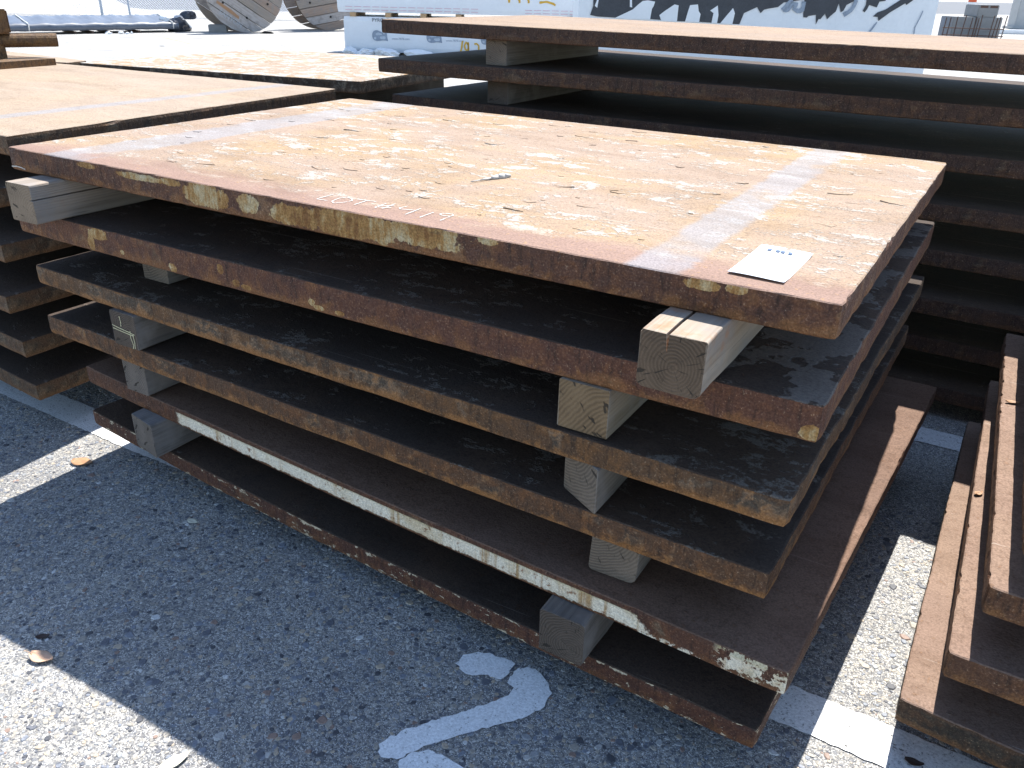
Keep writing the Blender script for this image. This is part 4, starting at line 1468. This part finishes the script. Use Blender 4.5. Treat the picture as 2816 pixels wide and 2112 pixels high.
for pts in (((300, 20), (270, 100), (230, 130), (195, 110), (240, 60), (290, 0)), ((340, 30), (330, 110), (370, 140), (425, 120), (430, 20)), ((1050, 0), (1030, 90), (980, 150), (930, 185))):
    strokes('print_stroke', [[q7(*p) for p in pts]], .05, M['print_grey'], dp, plane='xz', off=-.009, seed=3)
flat('wrap_fold', [q7(*p) for p in ((1270, 385), (1320, 300), (1345, 260), (1350, 275), (1325, 330), (1290, 390))], M['print_grey'], dp, -.009)
strokes('wrap_crease', [[q7(1870, 130), q7(1850, 220), q7(1815, 330), q7(1820, 430)]], .012, M['print_grey'], dp, plane='xz', off=-.008, seed=6)
for k, uu in enumerate((1.1, 4.4)):
    bq = frame('dunnage_beam', ('left' if k == 0 else 'right') + ' wood bearer under the black-printed pack', 'wood block', uu, 11.05)
    MB().box(-.05, .05, 0, 1.1, 0, .06).build('block', M['lumber'], bq)

# ---- concrete blocks and reinforcing mats, far right
GB = 'concrete blocks behind the reinforcing bars'
for k, (u0, u1, z0, z1, lab) in enumerate(((12.40, 13.03, 0, .62, 'grey concrete block on the ground, left of the two behind the bars'), (13.06, 13.80, 0, .62, 'grey concrete block on the ground, right of the two behind the bars'),
                                           (13.04, 13.62, .622, .94, 'grey concrete block with rusty top stains on top of the other blocks'))):
    e = frame('concrete_block', lab, 'concrete block', (u0 + u1) / 2, 26.1, 0, GB, z0)
    w = (u1 - u0) / 2
    MB().box(-w, w, 0, .8, 0, z1 - z0).build('block_body', M['concrete'], e, bevel=.015)
    if k == 2:
        MB().poly([(-w * .85, -.004, .24), (-w * .1, -.004, .24), (-w * .1, -.004, .30), (-w * .85, -.004, .30)]).build('stain', M['rebar'], e)
        MB().poly([(w * .1, -.004, .24), (w * .85, -.004, .24), (w * .85, -.004, .30), (w * .1, -.004, .30)]).build('stain', M['rebar'], e)
rm = frame('rebar_mat', 'upright mat of rusty reinforcing bars leaning by the concrete blocks', 'rebar mat', 12.0, 25.7)
rnd = random.Random(4)
for k, xx in enumerate((0.0, .12, .32, .52, .72, .84, .92, 1.0, 1.32, 1.42, 1.52, 1.68)):
    MB().tube((xx - .02, 0, 0), (xx + .07 + rnd.uniform(-.02, .02), .12, .64 + rnd.uniform(-.05, .05)), .014, 6).build('bar', M['rebar'], rm)
for zz in (.16, .34):
    MB().tube((-.02, -.01 + zz * .19, zz), (1.72, -.01 + zz * .19, zz - .02), .013, 6).build('bar', M['rebar'], rm)
e = frame('plastic_drum', 'blue plastic drum standing at the right end of the black-printed pack', 'drum', 11.86, 26.6)
MB().tube((0, 0, 0), (0, 0, 1.25), .20, 18).build('drum_body', M['blue_drum'], e, smooth=False)
for zz in (.4, .85):
    MB().tube((0, 0, zz), (0, 0, zz + .04), .212, 18).build('drum_rib', M['blue_drum'], e)
e = frame('concrete_column', 'plain grey concrete column at the right edge of the background', 'column', 19.9, 36.0)
MB().box(-.34, .30, 0, .6, 0, 2.4).build('shaft', M['concrete_pale'], e, bevel=.02)
MB().box(-.46, .42, -.1, .7, 0, .10).build('footing', M['concrete_pale'], e, bevel=.02)
e = frame('kerb_rail', 'low white kerb running behind the concrete blocks', 'kerb', 15.2, 31.0)
MB().box(0, 9, 0, .25, 0, .14).build('kerb_body', M['white_band'], e, bevel=.02)
for k, (uu, vv, lab) in enumerate(((27.0, 55.0, 'orange traffic barrel with white bands, nearer the grey column'), (25.2, 58.0, 'orange traffic barrel with white bands, farther left of the grey column'))):
    e = frame('traffic_barrel', lab, 'traffic barrel', uu, vv, 0, 'traffic barrels')
    MB().tube((0, 0, 0), (0, 0, 1.0), .30, 14, .22).build('barrel_body', M['cone'], e)
    for zz in (.35, .65):
        rr0 = .30 - .08 * zz
        MB().tube((0, 0, zz), (0, 0, zz + .13), rr0 + .006, 14, rr0 - .004).build('band', M['white_band'], e)

# ---- steel bracket lying on the left stack
br = thing('steel_bracket', 'rusty steel bracket with a round bar, on the far corner of the left stack', 'bracket', (-3.87, 1.10, GZ + .0005))
MB().poly([(.21, -.30, 0), (.17, .165, 0), (-.18, .10, 0), (-.15, -.35, 0)], depth=(0, 0, .028)).build('base_plate', M['barsteel'], br)
MB().box(-.03, .03, -.02, .03, .0285, .085).build('upright', M['barsteel'], br)
mbk = MB()
p0, p1 = Vector((.112, .228, .100)), Vector((-.42, -.86, .100))
mbk.tube(p0, p1, .029, 18)
mbk.build('round_bar', M['barsteel'], br, smooth=False)
bq = MB().box(-.30, 0, -.03, .03, 0, .10).build('end_block', M['barsteel'], br, (.045, .06, .1295), bevel=.006)
bq.rotation_euler = (0, 0, math.atan2(1.09, .53))

NQ = [[(-5.6, 1.02), (-3.83, 1.395), (-3.87, 1.53), (-5.7, 1.66)]]
stack('far left', NQ + [[(-5.6, 1.04), (-3.85, 1.40), (-3.89, 1.53), (-5.7, 1.66)]] * 2, GZ - .005, .05, .222, [mo[0], mo[1]], 480, (.3, .85), yin=(.02, .12), step=.06)
